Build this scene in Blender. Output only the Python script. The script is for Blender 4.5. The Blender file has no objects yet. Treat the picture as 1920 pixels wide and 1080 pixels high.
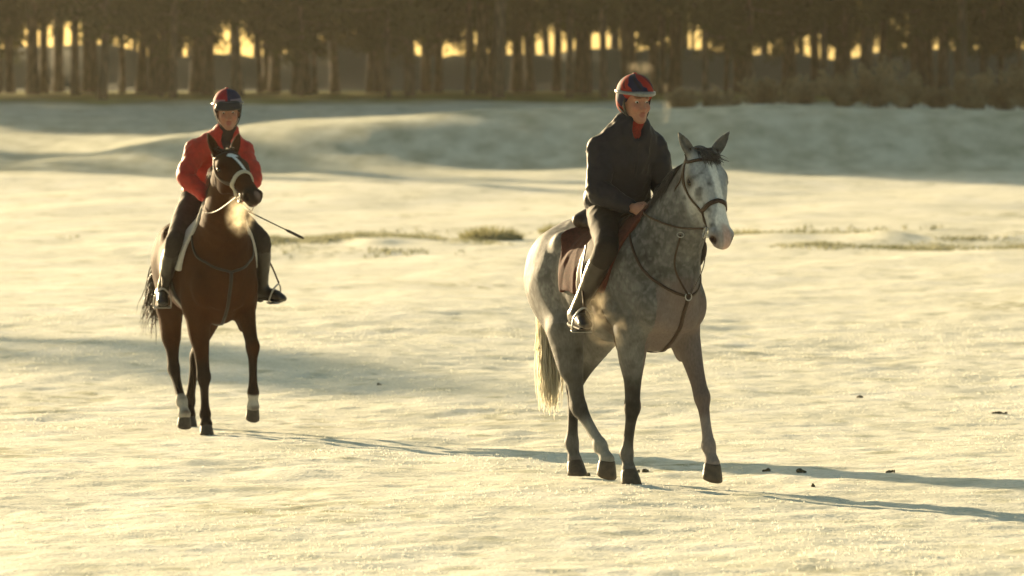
import bpy, math, random
import numpy as np

# ---------------------------------------------------------------- camera, sky, sun, exposure
sc = bpy.context.scene
cam = bpy.data.cameras.new('camera'); camo = bpy.data.objects.new('camera', cam); sc.collection.objects.link(camo)
sc.camera = camo
CAM_H = 2.19
camo.location = (0, 0, CAM_H); camo.rotation_euler = (math.radians(90), 0, 0)
cam.sensor_width = 36; cam.lens = 225.0; cam.shift_y = -(540 - 230) / 1920      # long lens with a drop of the frame
cam.clip_start = .5; cam.clip_end = 6000
cam.dof.use_dof = True; cam.dof.focus_distance = 38.9; cam.dof.aperture_fstop = 5.6

SUN_EL, SUN_PHI = math.radians(9.5), math.radians(59)       # low morning sun, beyond the field on the left
sun_dir = np.array([-math.cos(SUN_PHI) * math.cos(SUN_EL), math.sin(SUN_PHI) * math.cos(SUN_EL), math.sin(SUN_EL)])
w = bpy.data.worlds.new('World'); sc.world = w; w.use_nodes = True
nt = w.node_tree; nt.nodes.clear()
sky = nt.nodes.new('ShaderNodeTexSky'); sky.sky_type = 'NISHITA'; sky.sun_disc = False
sky.sun_elevation = SUN_EL; sky.sun_rotation = math.atan2(sun_dir[0], sun_dir[1]); sky.dust_density = 2.0; sky.air_density = 1.0; sky.ozone_density = 1.0
tint = nt.nodes.new('ShaderNodeMix'); tint.data_type = 'RGBA'; tint.blend_type = 'MULTIPLY'; tint.inputs[0].default_value = 1; tint.inputs[7].default_value = (.95, 1.0, .82, 1)
bg = nt.nodes.new('ShaderNodeBackground'); bg.inputs[1].default_value = .05
wo = nt.nodes.new('ShaderNodeOutputWorld')
nt.links.new(sky.outputs[0], tint.inputs[6]); nt.links.new(tint.outputs[2], bg.inputs[0]); nt.links.new(bg.outputs[0], wo.inputs[0])
sl = bpy.data.lights.new('sun', 'SUN'); slo = bpy.data.objects.new('sun', sl); sc.collection.objects.link(slo)
sl.energy = 5.0; sl.angle = math.radians(.55); sl.color = (1, .77, .45)
from mathutils import Vector
slo.rotation_euler = Vector(sun_dir).to_track_quat('Z', 'Y').to_euler(); slo.location = (-20, 40, 20)
vs = sc.view_settings; vs.view_transform = 'Standard'; vs.look = 'None'; vs.exposure = 1.80; vs.gamma = 1; vs.use_curve_mapping = False
sc.render.film_transparent = False
cy = sc.cycles; cy.use_denoising = True; cy.max_bounces = 6; cy.diffuse_bounces = 3; cy.glossy_bounces = 2; cy.transmission_bounces = 3; cy.transparent_max_bounces = 6; cy.volume_bounces = 0; cy.caustics_reflective = False; cy.caustics_refractive = False
sc.render.filter_size = 1.5
USE_HAZE = True

# ---------------------------------------------------------------- helpers
COL = bpy.context.scene.collection
V3 = lambda *a: np.array(a, dtype=np.float64)
def unit(v):
    v = np.asarray(v, dtype=np.float64)
    return v / max(np.linalg.norm(v), 1e-9)

def hash3(i, j, k, s):
    n = (i.astype(np.int64) * 374761393 + j.astype(np.int64) * 668265263 + k.astype(np.int64) * 2147483647 + s * 974634777) & 0xffffffff
    n = ((n ^ (n >> 13)) * 1274126177) & 0xffffffff
    n = (n ^ (n >> 16)) & 0xffffffff
    return n.astype(np.float64) / 4294967295.0

def vnoise(x, y, z=None, s=0):
    """smooth value noise, -1..1"""
    x = np.asarray(x, dtype=np.float64); y = np.asarray(y, dtype=np.float64)
    z = np.zeros_like(x) if z is None else np.asarray(z, dtype=np.float64)
    i = np.floor(x); j = np.floor(y); k = np.floor(z)
    fx, fy, fz = x - i, y - j, z - k
    fx = fx * fx * (3 - 2 * fx); fy = fy * fy * (3 - 2 * fy); fz = fz * fz * (3 - 2 * fz)
    r = 0
    for a in (0, 1):
        for b in (0, 1):
            for c in (0, 1):
                w = (fx if a else 1 - fx) * (fy if b else 1 - fy) * (fz if c else 1 - fz)
                r = r + w * hash3(i + a, j + b, k + c, s)
    return 2 * r - 1

def fbm(x, y, z=None, s=0, o=3):
    r, a = 0, 1.0
    for n in range(o):
        r = r + a * vnoise(x, y, z, s + n * 17)
        x = x * 2.03; y = y * 2.03
        z = None if z is None else z * 2.03
        a *= .5
    return r

def worley(P, s=0):
    C = np.floor(P); best = np.full(len(P), 9.0)
    for a in (-1, 0, 1):
        for b in (-1, 0, 1):
            for c in (-1, 0, 1):
                i, j, k = C[:, 0] + a, C[:, 1] + b, C[:, 2] + c
                q = np.stack([i + hash3(i, j, k, s), j + hash3(i, j, k, s + 1), k + hash3(i, j, k, s + 2)], 1)
                best = np.minimum(best, ((q - P) ** 2).sum(1))
    return np.sqrt(best)

def sstep(a, b, x):
    t = np.clip((x - a) / (b - a), 0, 1)
    return t * t * (3 - 2 * t)

def mesh_np(name, verts, faces, smooth=True):
    """faces: (N,3) or (N,4) int array"""
    me = bpy.data.meshes.new(name)
    verts = np.ascontiguousarray(verts, dtype=np.float32)
    faces = np.ascontiguousarray(faces, dtype=np.int32)
    n, m = faces.shape
    me.vertices.add(len(verts)); me.vertices.foreach_set('co', verts.ravel())
    me.loops.add(n * m); me.loops.foreach_set('vertex_index', faces.ravel())
    me.polygons.add(n); me.polygons.foreach_set('loop_start', np.arange(0, n * m, m, dtype=np.int32))
    me.polygons.foreach_set('use_smooth', np.full(n, smooth, dtype=bool))
    me.update(calc_edges=True)
    return me

def set_col(me, col):
    a = me.color_attributes.new('Col', 'FLOAT_COLOR', 'POINT')
    c = np.ones((len(me.vertices), 4), dtype=np.float32); c[:, :3] = col
    a.data.foreach_set('color', c.ravel())

def link(name, me, mat=None, parent=None):
    o = bpy.data.objects.new(name, me)
    if mat is not None and me is not None and not me.materials:
        me.materials.append(mat)
    COL.objects.link(o)
    if parent is not None: o.parent = parent
    return o

def tag(o, label, cat, group=None, kind=None):
    o['label'] = label
    if cat: o['category'] = cat
    if group: o['group'] = group
    if kind: o['kind'] = kind
    return o

def empty(name, loc=(0, 0, 0), rz=0.0):
    o = bpy.data.objects.new(name, None); COL.objects.link(o)
    o.location = loc; o.rotation_euler = (0, 0, rz); o.empty_display_size = .2
    return o

# ---------------------------------------------------------------- implicit surfaces (organic bodies)
class Seg:
    """tapered limb piece with an elliptic section"""
    def __init__(s, A, B, ra, rb, side=(0, 1, 0)):
        s.A, s.B = np.array(A, float), np.array(B, float)
        s.ra = np.array((ra, ra) if np.isscalar(ra) else ra, float)
        s.rb = np.array((rb, rb) if np.isscalar(rb) else rb, float)
        d = s.B - s.A; s.L = max(np.linalg.norm(d), 1e-6); s.w = d / s.L
        q = np.array(side, float); q = q - s.w * q.dot(s.w)
        if np.linalg.norm(q) < 1e-3: q = np.cross(s.w, (1, 0, .1))
        s.s = unit(q); s.n = np.cross(s.w, s.s)
        m = max(s.ra.max(), s.rb.max())
        s.lo = np.minimum(s.A, s.B) - m; s.hi = np.maximum(s.A, s.B) + m
    def ev(s, p):
        x, y, z = p[0] - s.A[0], p[1] - s.A[1], p[2] - s.A[2]
        dot = lambda v: x * v[0] + y * v[1] + z * v[2]
        ca = dot(s.w); t = np.clip(ca / s.L, 0, 1)
        rs = s.ra[0] + (s.rb[0] - s.ra[0]) * t; rn = s.ra[1] + (s.rb[1] - s.ra[1]) * t
        rc = np.minimum(rs, rn)
        a = (ca - t * s.L) / rc; b = dot(s.s) / rs; c = dot(s.n) / rn
        k0 = np.sqrt(a * a + b * b + c * c) + 1e-6
        k1 = np.sqrt((a / rc) ** 2 + (b / rs) ** 2 + (c / rn) ** 2) + 1e-6
        return k0 * (k0 - 1) / k1

class Ell:
    def __init__(s, c, r, ax=None):
        s.c = np.array(c, float); s.r = np.array(r, float)
        s.ax = np.eye(3) if ax is None else np.array([unit(a) for a in ax])
        e = np.sqrt(((s.ax * s.r[:, None]) ** 2).sum(0))
        s.lo, s.hi = s.c - e, s.c + e
    def ev(s, p):
        x, y, z = p[0] - s.c[0], p[1] - s.c[1], p[2] - s.c[2]
        q = [(x * a[0] + y * a[1] + z * a[2]) / r for a, r in zip(s.ax, s.r)]
        k0 = np.sqrt(q[0] ** 2 + q[1] ** 2 + q[2] ** 2) + 1e-6
        k1 = np.sqrt((q[0] / s.r[0]) ** 2 + (q[1] / s.r[1]) ** 2 + (q[2] / s.r[2]) ** 2) + 1e-6
        return k0 * (k0 - 1) / k1

def catmull(pts, n):
    P = np.array(pts, float)
    if len(P) < 3:
        return np.array([P[0] + (P[-1] - P[0]) * t for t in np.linspace(0, 1, n + 1)])
    P = np.vstack([2 * P[0] - P[1], P, 2 * P[-1] - P[-2]])
    out = []
    for i in range(1, len(P) - 2):
        p0, p1, p2, p3 = P[i - 1:i + 3]
        for t in np.arange(n) / n:
            out.append(.5 * (2 * p1 + (p2 - p0) * t + (2 * p0 - 5 * p1 + 4 * p2 - p3) * t * t + (3 * p1 - p0 - 3 * p2 + p3) * t ** 3))
    out.append(P[-2])
    return np.array(out)

def chain(rows, side=(0, 1, 0), n=3):
    """rows of x,y,z,r_side,r_normal -> list of Seg along a smooth spine"""
    rows = [list(r) if len(r) == 5 else list(r) + [r[3]] for r in rows]
    C = catmull(rows, n)
    C[:, 3:] = np.maximum(C[:, 3:], .003)
    return [Seg(a[:3], b[:3], a[3:], b[3:], side) for a, b in zip(C[:-1], C[1:])]

class Body:
    def __init__(s): s.nodes = []
    def add(s, el, k=.03, sub=False):
        s.nodes.append((el if isinstance(el, list) else [el], k, sub)); return s
    def both(s, f, k=.03, sub=False):
        for g in (1, -1): s.add(f(g), k, sub)
    def points(s, P):
        p = [np.asarray(P)[:, i] for i in range(3)]
        D = np.full(len(P), 1.0)
        for el, k, sub in s.nodes:
            d = el[0].ev(p)
            for e in el[1:]: d = np.minimum(d, e.ev(p))
            D = comb(D, d, k, sub)
        return D
    def bounds(s):
        lo = np.min([e.lo for el, k, sub in s.nodes if not sub for e in el], 0)
        hi = np.max([e.hi for el, k, sub in s.nodes if not sub for e in el], 0)
        return lo, hi
    def grid(s, h, lo=None, hi=None):
        l, u = s.bounds()
        lo = l - 3 * h if lo is None else np.array(lo, float); hi = u + 3 * h if hi is None else np.array(hi, float)
        ax = [np.arange(lo[i], hi[i] + h, h).astype(np.float32) for i in range(3)]
        D = np.full([len(a) for a in ax], 1.0, dtype=np.float32)
        def sl(blo, bhi, pad):
            return [slice(max(0, int((blo[i] - pad - lo[i]) / h)), min(len(ax[i]), int((bhi[i] + pad - lo[i]) / h) + 2)) for i in range(3)]
        for el, k, sub in s.nodes:
            pad = k + 2 * h + .01
            S = sl(np.min([e.lo for e in el], 0), np.max([e.hi for e in el], 0), pad)
            if any(q.stop <= q.start for q in S): continue
            T = np.full([q.stop - q.start for q in S], 1.0, dtype=np.float32)
            for e in el:
                E = sl(e.lo, e.hi, pad)
                if any(q.stop <= q.start for q in E): continue
                p = (ax[0][E[0]][:, None, None], ax[1][E[1]][None, :, None], ax[2][E[2]][None, None, :])
                L = tuple(slice(E[i].start - S[i].start, E[i].stop - S[i].start) for i in range(3))
                T[L] = np.minimum(T[L], e.ev(p))
            D[tuple(S)] = comb(D[tuple(S)], T, k, sub)
        return D, lo, ax

def comb(a, b, k, sub):
    if sub: return -smin(-a, b, k)
    return smin(a, b, k)
def smin(a, b, k):
    if k <= 0: return np.minimum(a, b)
    h = np.maximum(k - np.abs(a - b), 0) / k
    return np.minimum(a, b) - h * h * k * .25

def surfnet(D, lo, h):
    S = D < 0
    def c(A, i, j, k):
        return A[i:A.shape[0] - 1 + i, j:A.shape[1] - 1 + j, k:A.shape[2] - 1 + k]
    co = [(i, j, k) for i in (0, 1) for j in (0, 1) for k in (0, 1)]
    an = np.zeros([q - 1 for q in D.shape], bool); al = np.ones_like(an)
    for q in co:
        w = c(S, *q); an |= w; al &= w
    I = np.argwhere(an & ~al)
    vals = {q: D[I[:, 0] + q[0], I[:, 1] + q[1], I[:, 2] + q[2]].astype(np.float64) for q in co}
    pos = np.zeros((len(I), 3)); cnt = np.zeros(len(I))
    for q in co:
        for ax in range(3):
            if q[ax]: continue
            r = list(q); r[ax] = 1; r = tuple(r)
            a, b = vals[q], vals[r]
            x = (a < 0) != (b < 0)
            t = np.where(x, a / np.where(x, a - b, 1), 0)
            e = np.array(q, float)[None].repeat(len(I), 0); e[:, ax] += t
            pos += e * x[:, None]; cnt += x
    verts = (I + pos / cnt[:, None]) * h + np.asarray(lo)
    vid = np.full(an.shape, -1, np.int64); vid[tuple(I.T)] = np.arange(len(I))
    F = []
    for ax in range(3):
        b, g = (ax + 1) % 3, (ax + 2) % 3
        s0 = [slice(None)] * 3; s1 = [slice(None)] * 3
        s0[ax] = slice(0, -1); s1[ax] = slice(1, None)
        x = S[tuple(s0)] != S[tuple(s1)]
        E = np.argwhere(x)
        E = E[(E[:, b] > 0) & (E[:, g] > 0) & (E[:, b] < D.shape[b] - 1) & (E[:, g] < D.shape[g] - 1)]
        ins = S[tuple(E.T)]
        def cell(db, dg):
            Q = E.copy(); Q[:, b] += db; Q[:, g] += dg
            return vid[tuple(Q.T)]
        q = np.stack([cell(-1, -1), cell(0, -1), cell(0, 0), cell(-1, 0)], 1)
        q[~ins] = q[~ins][:, ::-1]
        F.append(q)
    F = np.vstack(F)
    return verts, F[(F >= 0).all(1)]

def relax(V, F, it=1, w=.5):
    for _ in range(it):
        A = np.zeros_like(V); n = np.zeros(len(V))
        for i in range(4):
            np.add.at(A, F[:, i], V[F[:, (i + 1) % 4]]); np.add.at(n, F[:, i], 1)
        V = V + w * (A / np.maximum(n, 1)[:, None] - V)
    return V

def body_mesh(B, h, it=1):
    D, lo, ax = B.grid(h)
    V, F = surfnet(D, lo, h)
    return relax(V, F, it), F

def grad(f, P, e=.004):
    g = np.stack([f(P + np.eye(3)[i] * e) - f(P - np.eye(3)[i] * e) for i in range(3)], 1)
    return g / np.maximum(np.linalg.norm(g, axis=1), 1e-9)[:, None]

def onto(f, P, off=.0, it=8):
    P = np.array(P, float)
    for _ in range(it):
        P = P - .8 * np.clip(f(P) - off, -.05, .05)[:, None] * grad(f, P)
    return P, grad(f, P)

def ribbon(P, N, w, t, closed=False):
    """flat strap with thickness along P, outward normals N"""
    P = np.asarray(P, float); n = len(P)
    T = np.roll(P, -1, 0) - np.roll(P, 1, 0)
    if not closed: T[0] = P[1] - P[0]; T[-1] = P[-1] - P[-2]
    T /= np.maximum(np.linalg.norm(T, axis=1), 1e-9)[:, None]
    S = np.cross(T, N); S /= np.maximum(np.linalg.norm(S, axis=1), 1e-9)[:, None]
    w = np.broadcast_to(np.asarray(w, float), (n,))[:, None] / 2
    V = np.stack([P - S * w, P - S * w * .85 + N * t, P + S * w * .85 + N * t, P + S * w], 1).reshape(-1, 3)
    F = []
    for i in range(n if closed else n - 1):
        a, b = 4 * i, 4 * ((i + 1) % n)
        for q in range(4): F.append((a + q, a + (q + 1) % 4, b + (q + 1) % 4, b + q))
    if not closed: F += [(3, 2, 1, 0), (4 * n - 4, 4 * n - 3, 4 * n - 2, 4 * n - 1)]
    return V, np.array(F)

def tube(P, r, m=8):
    P = np.asarray(P, float); n = len(P)
    r = np.broadcast_to(np.asarray(r, float), (n,))
    T = np.gradient(P, axis=0); T /= np.maximum(np.linalg.norm(T, axis=1), 1e-9)[:, None]
    u = np.cross(T[0], (0, 0, 1) if abs(T[0][2]) < .9 else (1, 0, 0)); V = []
    for i in range(n):
        u = u - T[i] * u.dot(T[i]); u = unit(u); v = np.cross(T[i], u)
        for a in np.arange(m) * 2 * math.pi / m: V.append(P[i] + r[i] * (u * math.cos(a) + v * math.sin(a)))
    F = [(i * m + j, i * m + (j + 1) % m, (i + 1) * m + (j + 1) % m, (i + 1) * m + j) for i in range(n - 1) for j in range(m)]
    V += [P[0], P[-1]]; e0, e1 = len(V) - 2, len(V) - 1
    F += [(e0, (j + 1) % m, j, j) for j in range(m)] + [(e1, (n - 1) * m + j, (n - 1) * m + (j + 1) % m, (n - 1) * m + (j + 1) % m) for j in range(m)]
    F3 = [f for f in F if f[2] != f[3]]; T3 = [f[:3] for f in F if f[2] == f[3]]
    return np.array(V), F3, T3

def merge(parts):
    V, F, n = [], [], 0
    for v, f in parts:
        V.append(np.asarray(v)); F.append(np.asarray(f) + n); n += len(v)
    return np.vstack(V), np.vstack(F)

def poly_mesh(name, V, faces, smooth=True):
    me = bpy.data.meshes.new(name)
    me.from_pydata([tuple(map(float, v)) for v in V], [], [tuple(int(i) for i in f) for f in faces])
    me.polygons.foreach_set('use_smooth', [smooth] * len(me.polygons)); me.update()
    return me

def tube_mesh(name, P, r, m=8):
    V, a, b = tube(P, r, m)
    return poly_mesh(name, V, list(a) + list(b))

def ball_mesh(name, c, r, ax=None, n=10, m=14):
    ax = np.eye(3) if ax is None else np.array([unit(a) for a in ax]); r = np.broadcast_to(np.asarray(r, float), (3,))
    V = []
    for i in range(n + 1):
        t = math.pi * i / n
        for j in range(m):
            a = 2 * math.pi * j / m
            q = (math.sin(t) * math.cos(a), math.sin(t) * math.sin(a), math.cos(t))
            V.append(np.asarray(c) + sum(q[d] * r[d] * ax[d] for d in range(3)))
    F = [((i + 1) * m + j, (i + 1) * m + (j + 1) % m, i * m + (j + 1) % m, i * m + j) for i in range(n) for j in range(m)]
    return poly_mesh(name, V, F)

# ---------------------------------------------------------------- materials
def new_mat(name):
    m = bpy.data.materials.new(name); m.use_nodes = True
    nt = m.node_tree; nt.nodes.clear()
    out = nt.nodes.new('ShaderNodeOutputMaterial')
    return m, nt, out
def nd(nt, t, **kw):
    n = nt.nodes.new(t)
    for k, v in kw.items():
        if k.startswith('_'): setattr(n, k[1:], v)
        else: n.inputs[k].default_value = v
    return n
def ramp(nt, fac, stops):
    r = nt.nodes.new('ShaderNodeValToRGB'); nt.links.new(fac, r.inputs[0])
    e = r.color_ramp.elements
    while len(e) < len(stops): e.new(.5)
    for q, (p, c) in zip(e, stops):
        q.position = p; q.color = (*c, 1) if len(c) == 3 else c
    return r
def mixc(nt, a, b, fac, mode='MIX'):
    m = nt.nodes.new('ShaderNodeMix'); m.data_type = 'RGBA'; m.blend_type = mode
    for s, v in ((0, fac), (6, a), (7, b)):
        if isinstance(v, bpy.types.NodeSocket): nt.links.new(v, m.inputs[s])
        else: m.inputs[s].default_value = v if s == 0 else (*v, 1)
    return m.outputs[2]

def simple(name, col, rough=.6, spec=.5, metal=0, nscale=40, namp=.25, bump=.0, bscale=60, sheen=0, sheen_col=(1, .9, .75), attr=False, sub=0, coat=0, stretch=None):
    """principled surface with noise-varied colour; attr: colour from the mesh's own coat/cloth colour attribute"""
    m, nt, out = new_mat(name); L = nt.links
    p = nd(nt, 'ShaderNodeBsdfPrincipled', Roughness=rough, Metallic=metal)
    p.inputs['Specular IOR Level'].default_value = spec
    tc = nd(nt, 'ShaderNodeTexCoord'); src = tc.outputs['Object']
    if stretch:
        mp = nd(nt, 'ShaderNodeMapping', Scale=stretch); L.new(src, mp.inputs[0]); src = mp.outputs[0]
    nz = nd(nt, 'ShaderNodeTexNoise', Scale=nscale, Detail=4.0); L.new(src, nz.inputs['Vector'])
    r = ramp(nt, nz.outputs[0], [(.3, (1 - namp,) * 3), (.7, (1 + namp,) * 3)])
    if attr:
        at = nd(nt, 'ShaderNodeAttribute', _attribute_name='Col'); base = at.outputs['Color']
    else: base = col
    c = mixc(nt, base, r.outputs[0], 1.0, 'MULTIPLY')
    L.new(c, p.inputs['Base Color'])
    if sheen:
        p.inputs['Sheen Weight'].default_value = sheen; p.inputs['Sheen Roughness'].default_value = .35
        p.inputs['Sheen Tint'].default_value = (*sheen_col, 1)
    if coat: p.inputs['Coat Weight'].default_value = coat
    if sub:
        p.inputs['Subsurface Weight'].default_value = sub; p.inputs['Subsurface Radius'].default_value = (.01, .004, .002); p.inputs['Subsurface Scale'].default_value = 1
    if bump:
        bn = nd(nt, 'ShaderNodeTexNoise', Scale=bscale, Detail=5.0); L.new(src, bn.inputs['Vector'])
        b = nd(nt, 'ShaderNodeBump', Strength=bump, Distance=.01); L.new(bn.outputs[0], b.inputs['Height']); L.new(b.outputs[0], p.inputs['Normal'])
    L.new(p.outputs[0], out.inputs[0])
    return m

def hair_mat(name, c0, c1, trans=.35):
    m, nt, out = new_mat(name); L = nt.links
    tc = nd(nt, 'ShaderNodeTexCoord')
    mp = nd(nt, 'ShaderNodeMapping', Scale=(60, 60, 6)); L.new(tc.outputs['Object'], mp.inputs[0])
    nz = nd(nt, 'ShaderNodeTexNoise', Scale=1.0, Detail=3.0); L.new(mp.outputs[0], nz.inputs['Vector'])
    r = ramp(nt, nz.outputs[0], [(.3, c0), (.7, c1)])
    p = nd(nt, 'ShaderNodeBsdfPrincipled', Roughness=.5); L.new(r.outputs[0], p.inputs['Base Color'])
    t = nd(nt, 'ShaderNodeBsdfTranslucent'); L.new(r.outputs[0], t.inputs[0])
    x = nd(nt, 'ShaderNodeMixShader', Fac=trans); L.new(p.outputs[0], x.inputs[1]); L.new(t.outputs[0], x.inputs[2]); L.new(x.outputs[0], out.inputs[0])
    return m

# ---------------------------------------------------------------- ground
PROF = np.array([(-40, .02), (20, .03), (30, .02), (38.6, 0), (46.5, -.095), (52, -.12), (62, -.06), (75, .05), (90, .13), (105, .27), (120, .49), (132, .74), (142, .94), (157, 1.29), (178, 2.0), (200, 2.94),
                 (240, 3.35), (250, 3.55), (258.5, 4.95), (268, 4.95), (300, 4.0), (400, 3.0), (700, 2.0)])  # steep bank behind the wood is shaped to lie in its own shade
def hermite(x, P):
    xs, ys = P[:, 0], P[:, 1]; m = np.gradient(ys, xs); i = np.clip(np.searchsorted(xs, x) - 1, 0, len(xs) - 2)
    hh = xs[i + 1] - xs[i]; t = np.clip((x - xs[i]) / hh, 0, 1)
    return (2 * t ** 3 - 3 * t ** 2 + 1) * ys[i] + (t ** 3 - 2 * t ** 2 + t) * hh * m[i] + (-2 * t ** 3 + 3 * t ** 2) * ys[i + 1] + (t ** 3 - t ** 2) * hh * m[i + 1]
def terrain(x, y, fine=True):
    x = np.asarray(x, float); y = np.asarray(y, float)
    z = hermite(y, PROF)
    # low terrace added on the left, its face turned from the sun for shade
    yw = y + 1.2 * fbm(x * .22, y * .1, None, 4, 2)
    z = z + .14 * sstep(53.5, 60.5, yw) * (1 - sstep(66, 90, y)) * (1 - sstep(-2.0, 2.6, x))
    # long grassy mound
    crest = np.interp(x, [-60, -12.0, -10.2, -8.7, -6.6, -3.4, -.8, 4, 14, 40, 70], [0, 0, .18, .45, .78, 1.03, 1.16, 1.2, 1.2, 1.15, 0])
    yc = 157 + .9 * np.sin(x * .21) + .5 * np.sin(x * .63 + 1)
    fr = sstep(142.5, 1.0, 0) if False else None
    up = sstep(yc - 9.5, yc - .3, y); dn = 1 - sstep(yc + 1.5, yc + 20, y)
    z = z + crest * up * dn * (1 + .05 * fbm(x * .35, y * .2, None, 22, 2))
    # rough low ridges in the middle distance
    z = z + .15 * np.exp(-((y - 104 - .8 * np.sin(x * .5)) / 1.7) ** 2) * sstep(2.6, 6.0, x) * (1 + .5 * fbm(x * .8, y * .2, None, 91, 2))
    z = z + .12 * np.exp(-((y - 93 - .4 * x) / 3.0) ** 2) * sstep(4.5, 9, x)
    z = z + .08 * np.exp(-((y - 101) / 4.0) ** 2) * np.clip(fbm(x * .9, y * .35, None, 6, 2) + .2, 0, 1) * sstep(-9, -3, x) * (1 - sstep(1.0, 3.0, x))
    z = z + .45 * np.exp(-((y - 262) / 9.0) ** 2) * fbm(x * .30, y * .05, None, 63, 3)
    # soft unevenness
    far = sstep(60, 140, y)
    z = z + (.030 + .05 * far) * fbm(x * .28, y * .17, None, 1, 3) * sstep(10, 26, y) * (1 - .8 * sstep(180, 200, y))
    if fine:
        a = 1 - sstep(70, 150, y)
        big = sstep(.15, .9, fbm(x * .55, y * .22, None, 41, 2))
        z = z + a * (.008 + .014 * big) * fbm(x * 1.7, y * 1.2, None, 51, 2) + a * .0065 * fbm(x * 3.1, y * 3.0, None, 61, 2) + a * .0045 * fbm(x * 8.5, y * 7.0, None, 77, 2)
    return z

rows = list(np.arange(-40, 24, 4.0)) + list(np.arange(24, 66, .055))
d = 66.0
while d < 700:
    rows.append(d); d += .07 + (d - 66) * .0105
rows = np.array(rows + [700.0]); s_in = np.linspace(-1, 1, 281)
outer = np.array([1.12, 1.3, 1.6, 2.1, 3, 4.5, 7, 11, 18, 30])
s_all = np.concatenate([-outer[::-1], s_in, outer])
hw = np.maximum(rows, 24) * .083 + 1.4
GX = s_all[None, :] * hw[:, None]; GY = np.repeat(rows[:, None], len(s_all), 1); GZ = terrain(GX, GY)
nr, nc = GX.shape; idx = np.arange(nr * nc).reshape(nr, nc)
gf = np.stack([idx[:-1, :-1], idx[:-1, 1:], idx[1:, 1:], idx[1:, :-1]], -1).reshape(-1, 4)

def ground_mat():
    m, nt, out = new_mat('frosted_turf'); L = nt.links
    tc = nd(nt, 'ShaderNodeTexCoord'); O = tc.outputs['Object']
    def noise(scale, vec=(1, 1, 1), detail=4.0):
        mp = nd(nt, 'ShaderNodeMapping', Scale=vec); L.new(O, mp.inputs[0])
        n = nd(nt, 'ShaderNodeTexNoise', Scale=scale, Detail=detail); L.new(mp.outputs[0], n.inputs['Vector']); return n.outputs[0]
    frost = ramp(nt, noise(1.1, (1, .6, 1)), [(.30, (.68, .67, .55)), (.52, (.80, .78, .66)), (.75, (.87, .85, .76))])
    fine = ramp(nt, noise(26, (1, .8, 1), 5), [(.28, (.60, .60, .50)), (.5, (.95, .94, .9)), (.7, (1.1, 1.1, 1.1))])
    c = mixc(nt, frost.outputs[0], fine.outputs[0], .5, 'MULTIPLY')
    # thin places where straw and green grass show through the frost
    bare = ramp(nt, noise(.42, (1, .45, 1), 6), [(.56, (0, 0, 0)), (.70, (1, 1, 1))])
    bare2 = ramp(nt, noise(5, (1, .6, 1), 4), [(.45, (0, 0, 0)), (.62, (1, 1, 1))])
    bm = mixc(nt, bare.outputs[0], bare2.outputs[0], 1.0, 'MULTIPLY')
    c = mixc(nt, c, (.30, .29, .15), bm)
    st = ramp(nt, noise(1.0, (2.6, 1.5, 1), 5), [(.56, (0, 0, 0)), (.72, (1, 1, 1))])
    c = mixc(nt, c, (.46, .46, .33), st.outputs[0])
    # frost-free grass under trees, bank behind painted in shade, rough grass on mound
    sx = nd(nt, 'ShaderNodeSeparateXYZ'); L.new(O, sx.inputs[0])
    def band(a, b):
        r = nd(nt, 'ShaderNodeMapRange'); r.inputs[1].default_value = a; r.inputs[2].default_value = b; L.new(sx.outputs[1], r.inputs[0]); return r.outputs[0]
    gn = ramp(nt, noise(.9, (1, .25, 1), 5), [(.35, (.15, .16, .035)), (.65, (.32, .31, .08))])  # green lightened to stand in for sunlight on the wood floor
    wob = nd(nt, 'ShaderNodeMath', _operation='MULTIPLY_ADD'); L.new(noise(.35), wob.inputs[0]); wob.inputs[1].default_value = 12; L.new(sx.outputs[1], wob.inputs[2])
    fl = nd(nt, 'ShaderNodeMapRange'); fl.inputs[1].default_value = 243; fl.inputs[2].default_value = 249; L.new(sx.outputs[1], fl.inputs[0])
    gnc = mixc(nt, gn.outputs[0], (.030, .038, .026), fl.outputs[0])  # dark tone beyond the trees stands in for shade on the far bank
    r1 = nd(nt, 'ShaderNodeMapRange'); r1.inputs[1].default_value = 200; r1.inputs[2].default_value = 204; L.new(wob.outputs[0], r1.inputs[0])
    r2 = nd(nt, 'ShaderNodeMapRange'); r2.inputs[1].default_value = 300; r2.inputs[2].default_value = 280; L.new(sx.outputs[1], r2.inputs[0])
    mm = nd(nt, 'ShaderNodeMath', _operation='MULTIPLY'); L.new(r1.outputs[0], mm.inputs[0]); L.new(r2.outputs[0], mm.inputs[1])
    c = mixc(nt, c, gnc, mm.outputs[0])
    md = nd(nt, 'ShaderNodeMath', _operation='MULTIPLY'); L.new(band(140, 149), md.inputs[0]); md.inputs[1].default_value = .75
    rough = ramp(nt, noise(1.6, (1, .35, 1), 5), [(.35, (.27, .29, .19)), (.65, (.58, .59, .47))])
    r3 = nd(nt, 'ShaderNodeMapRange'); r3.inputs[1].default_value = 200; r3.inputs[2].default_value = 176; L.new(sx.outputs[1], r3.inputs[0])
    md2 = nd(nt, 'ShaderNodeMath', _operation='MULTIPLY'); L.new(md.outputs[0], md2.inputs[0]); L.new(r3.outputs[0], md2.inputs[1])
    c = mixc(nt, c, rough.outputs[0], md2.outputs[0])
    p = nd(nt, 'ShaderNodeBsdfPrincipled', Roughness=.75); p.inputs['Specular IOR Level'].default_value = .12
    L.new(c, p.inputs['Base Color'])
    b1 = nd(nt, 'ShaderNodeBump', Strength=.42, Distance=.02); L.new(noise(38, (1, 1, 1), 6), b1.inputs['Height']); L.new(b1.outputs[0], p.inputs['Normal'])
    L.new(p.outputs[0], out.inputs[0])
    return m
gme = mesh_np('ground', np.stack([GX, GY, GZ], -1).reshape(-1, 3), gf)
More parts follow.
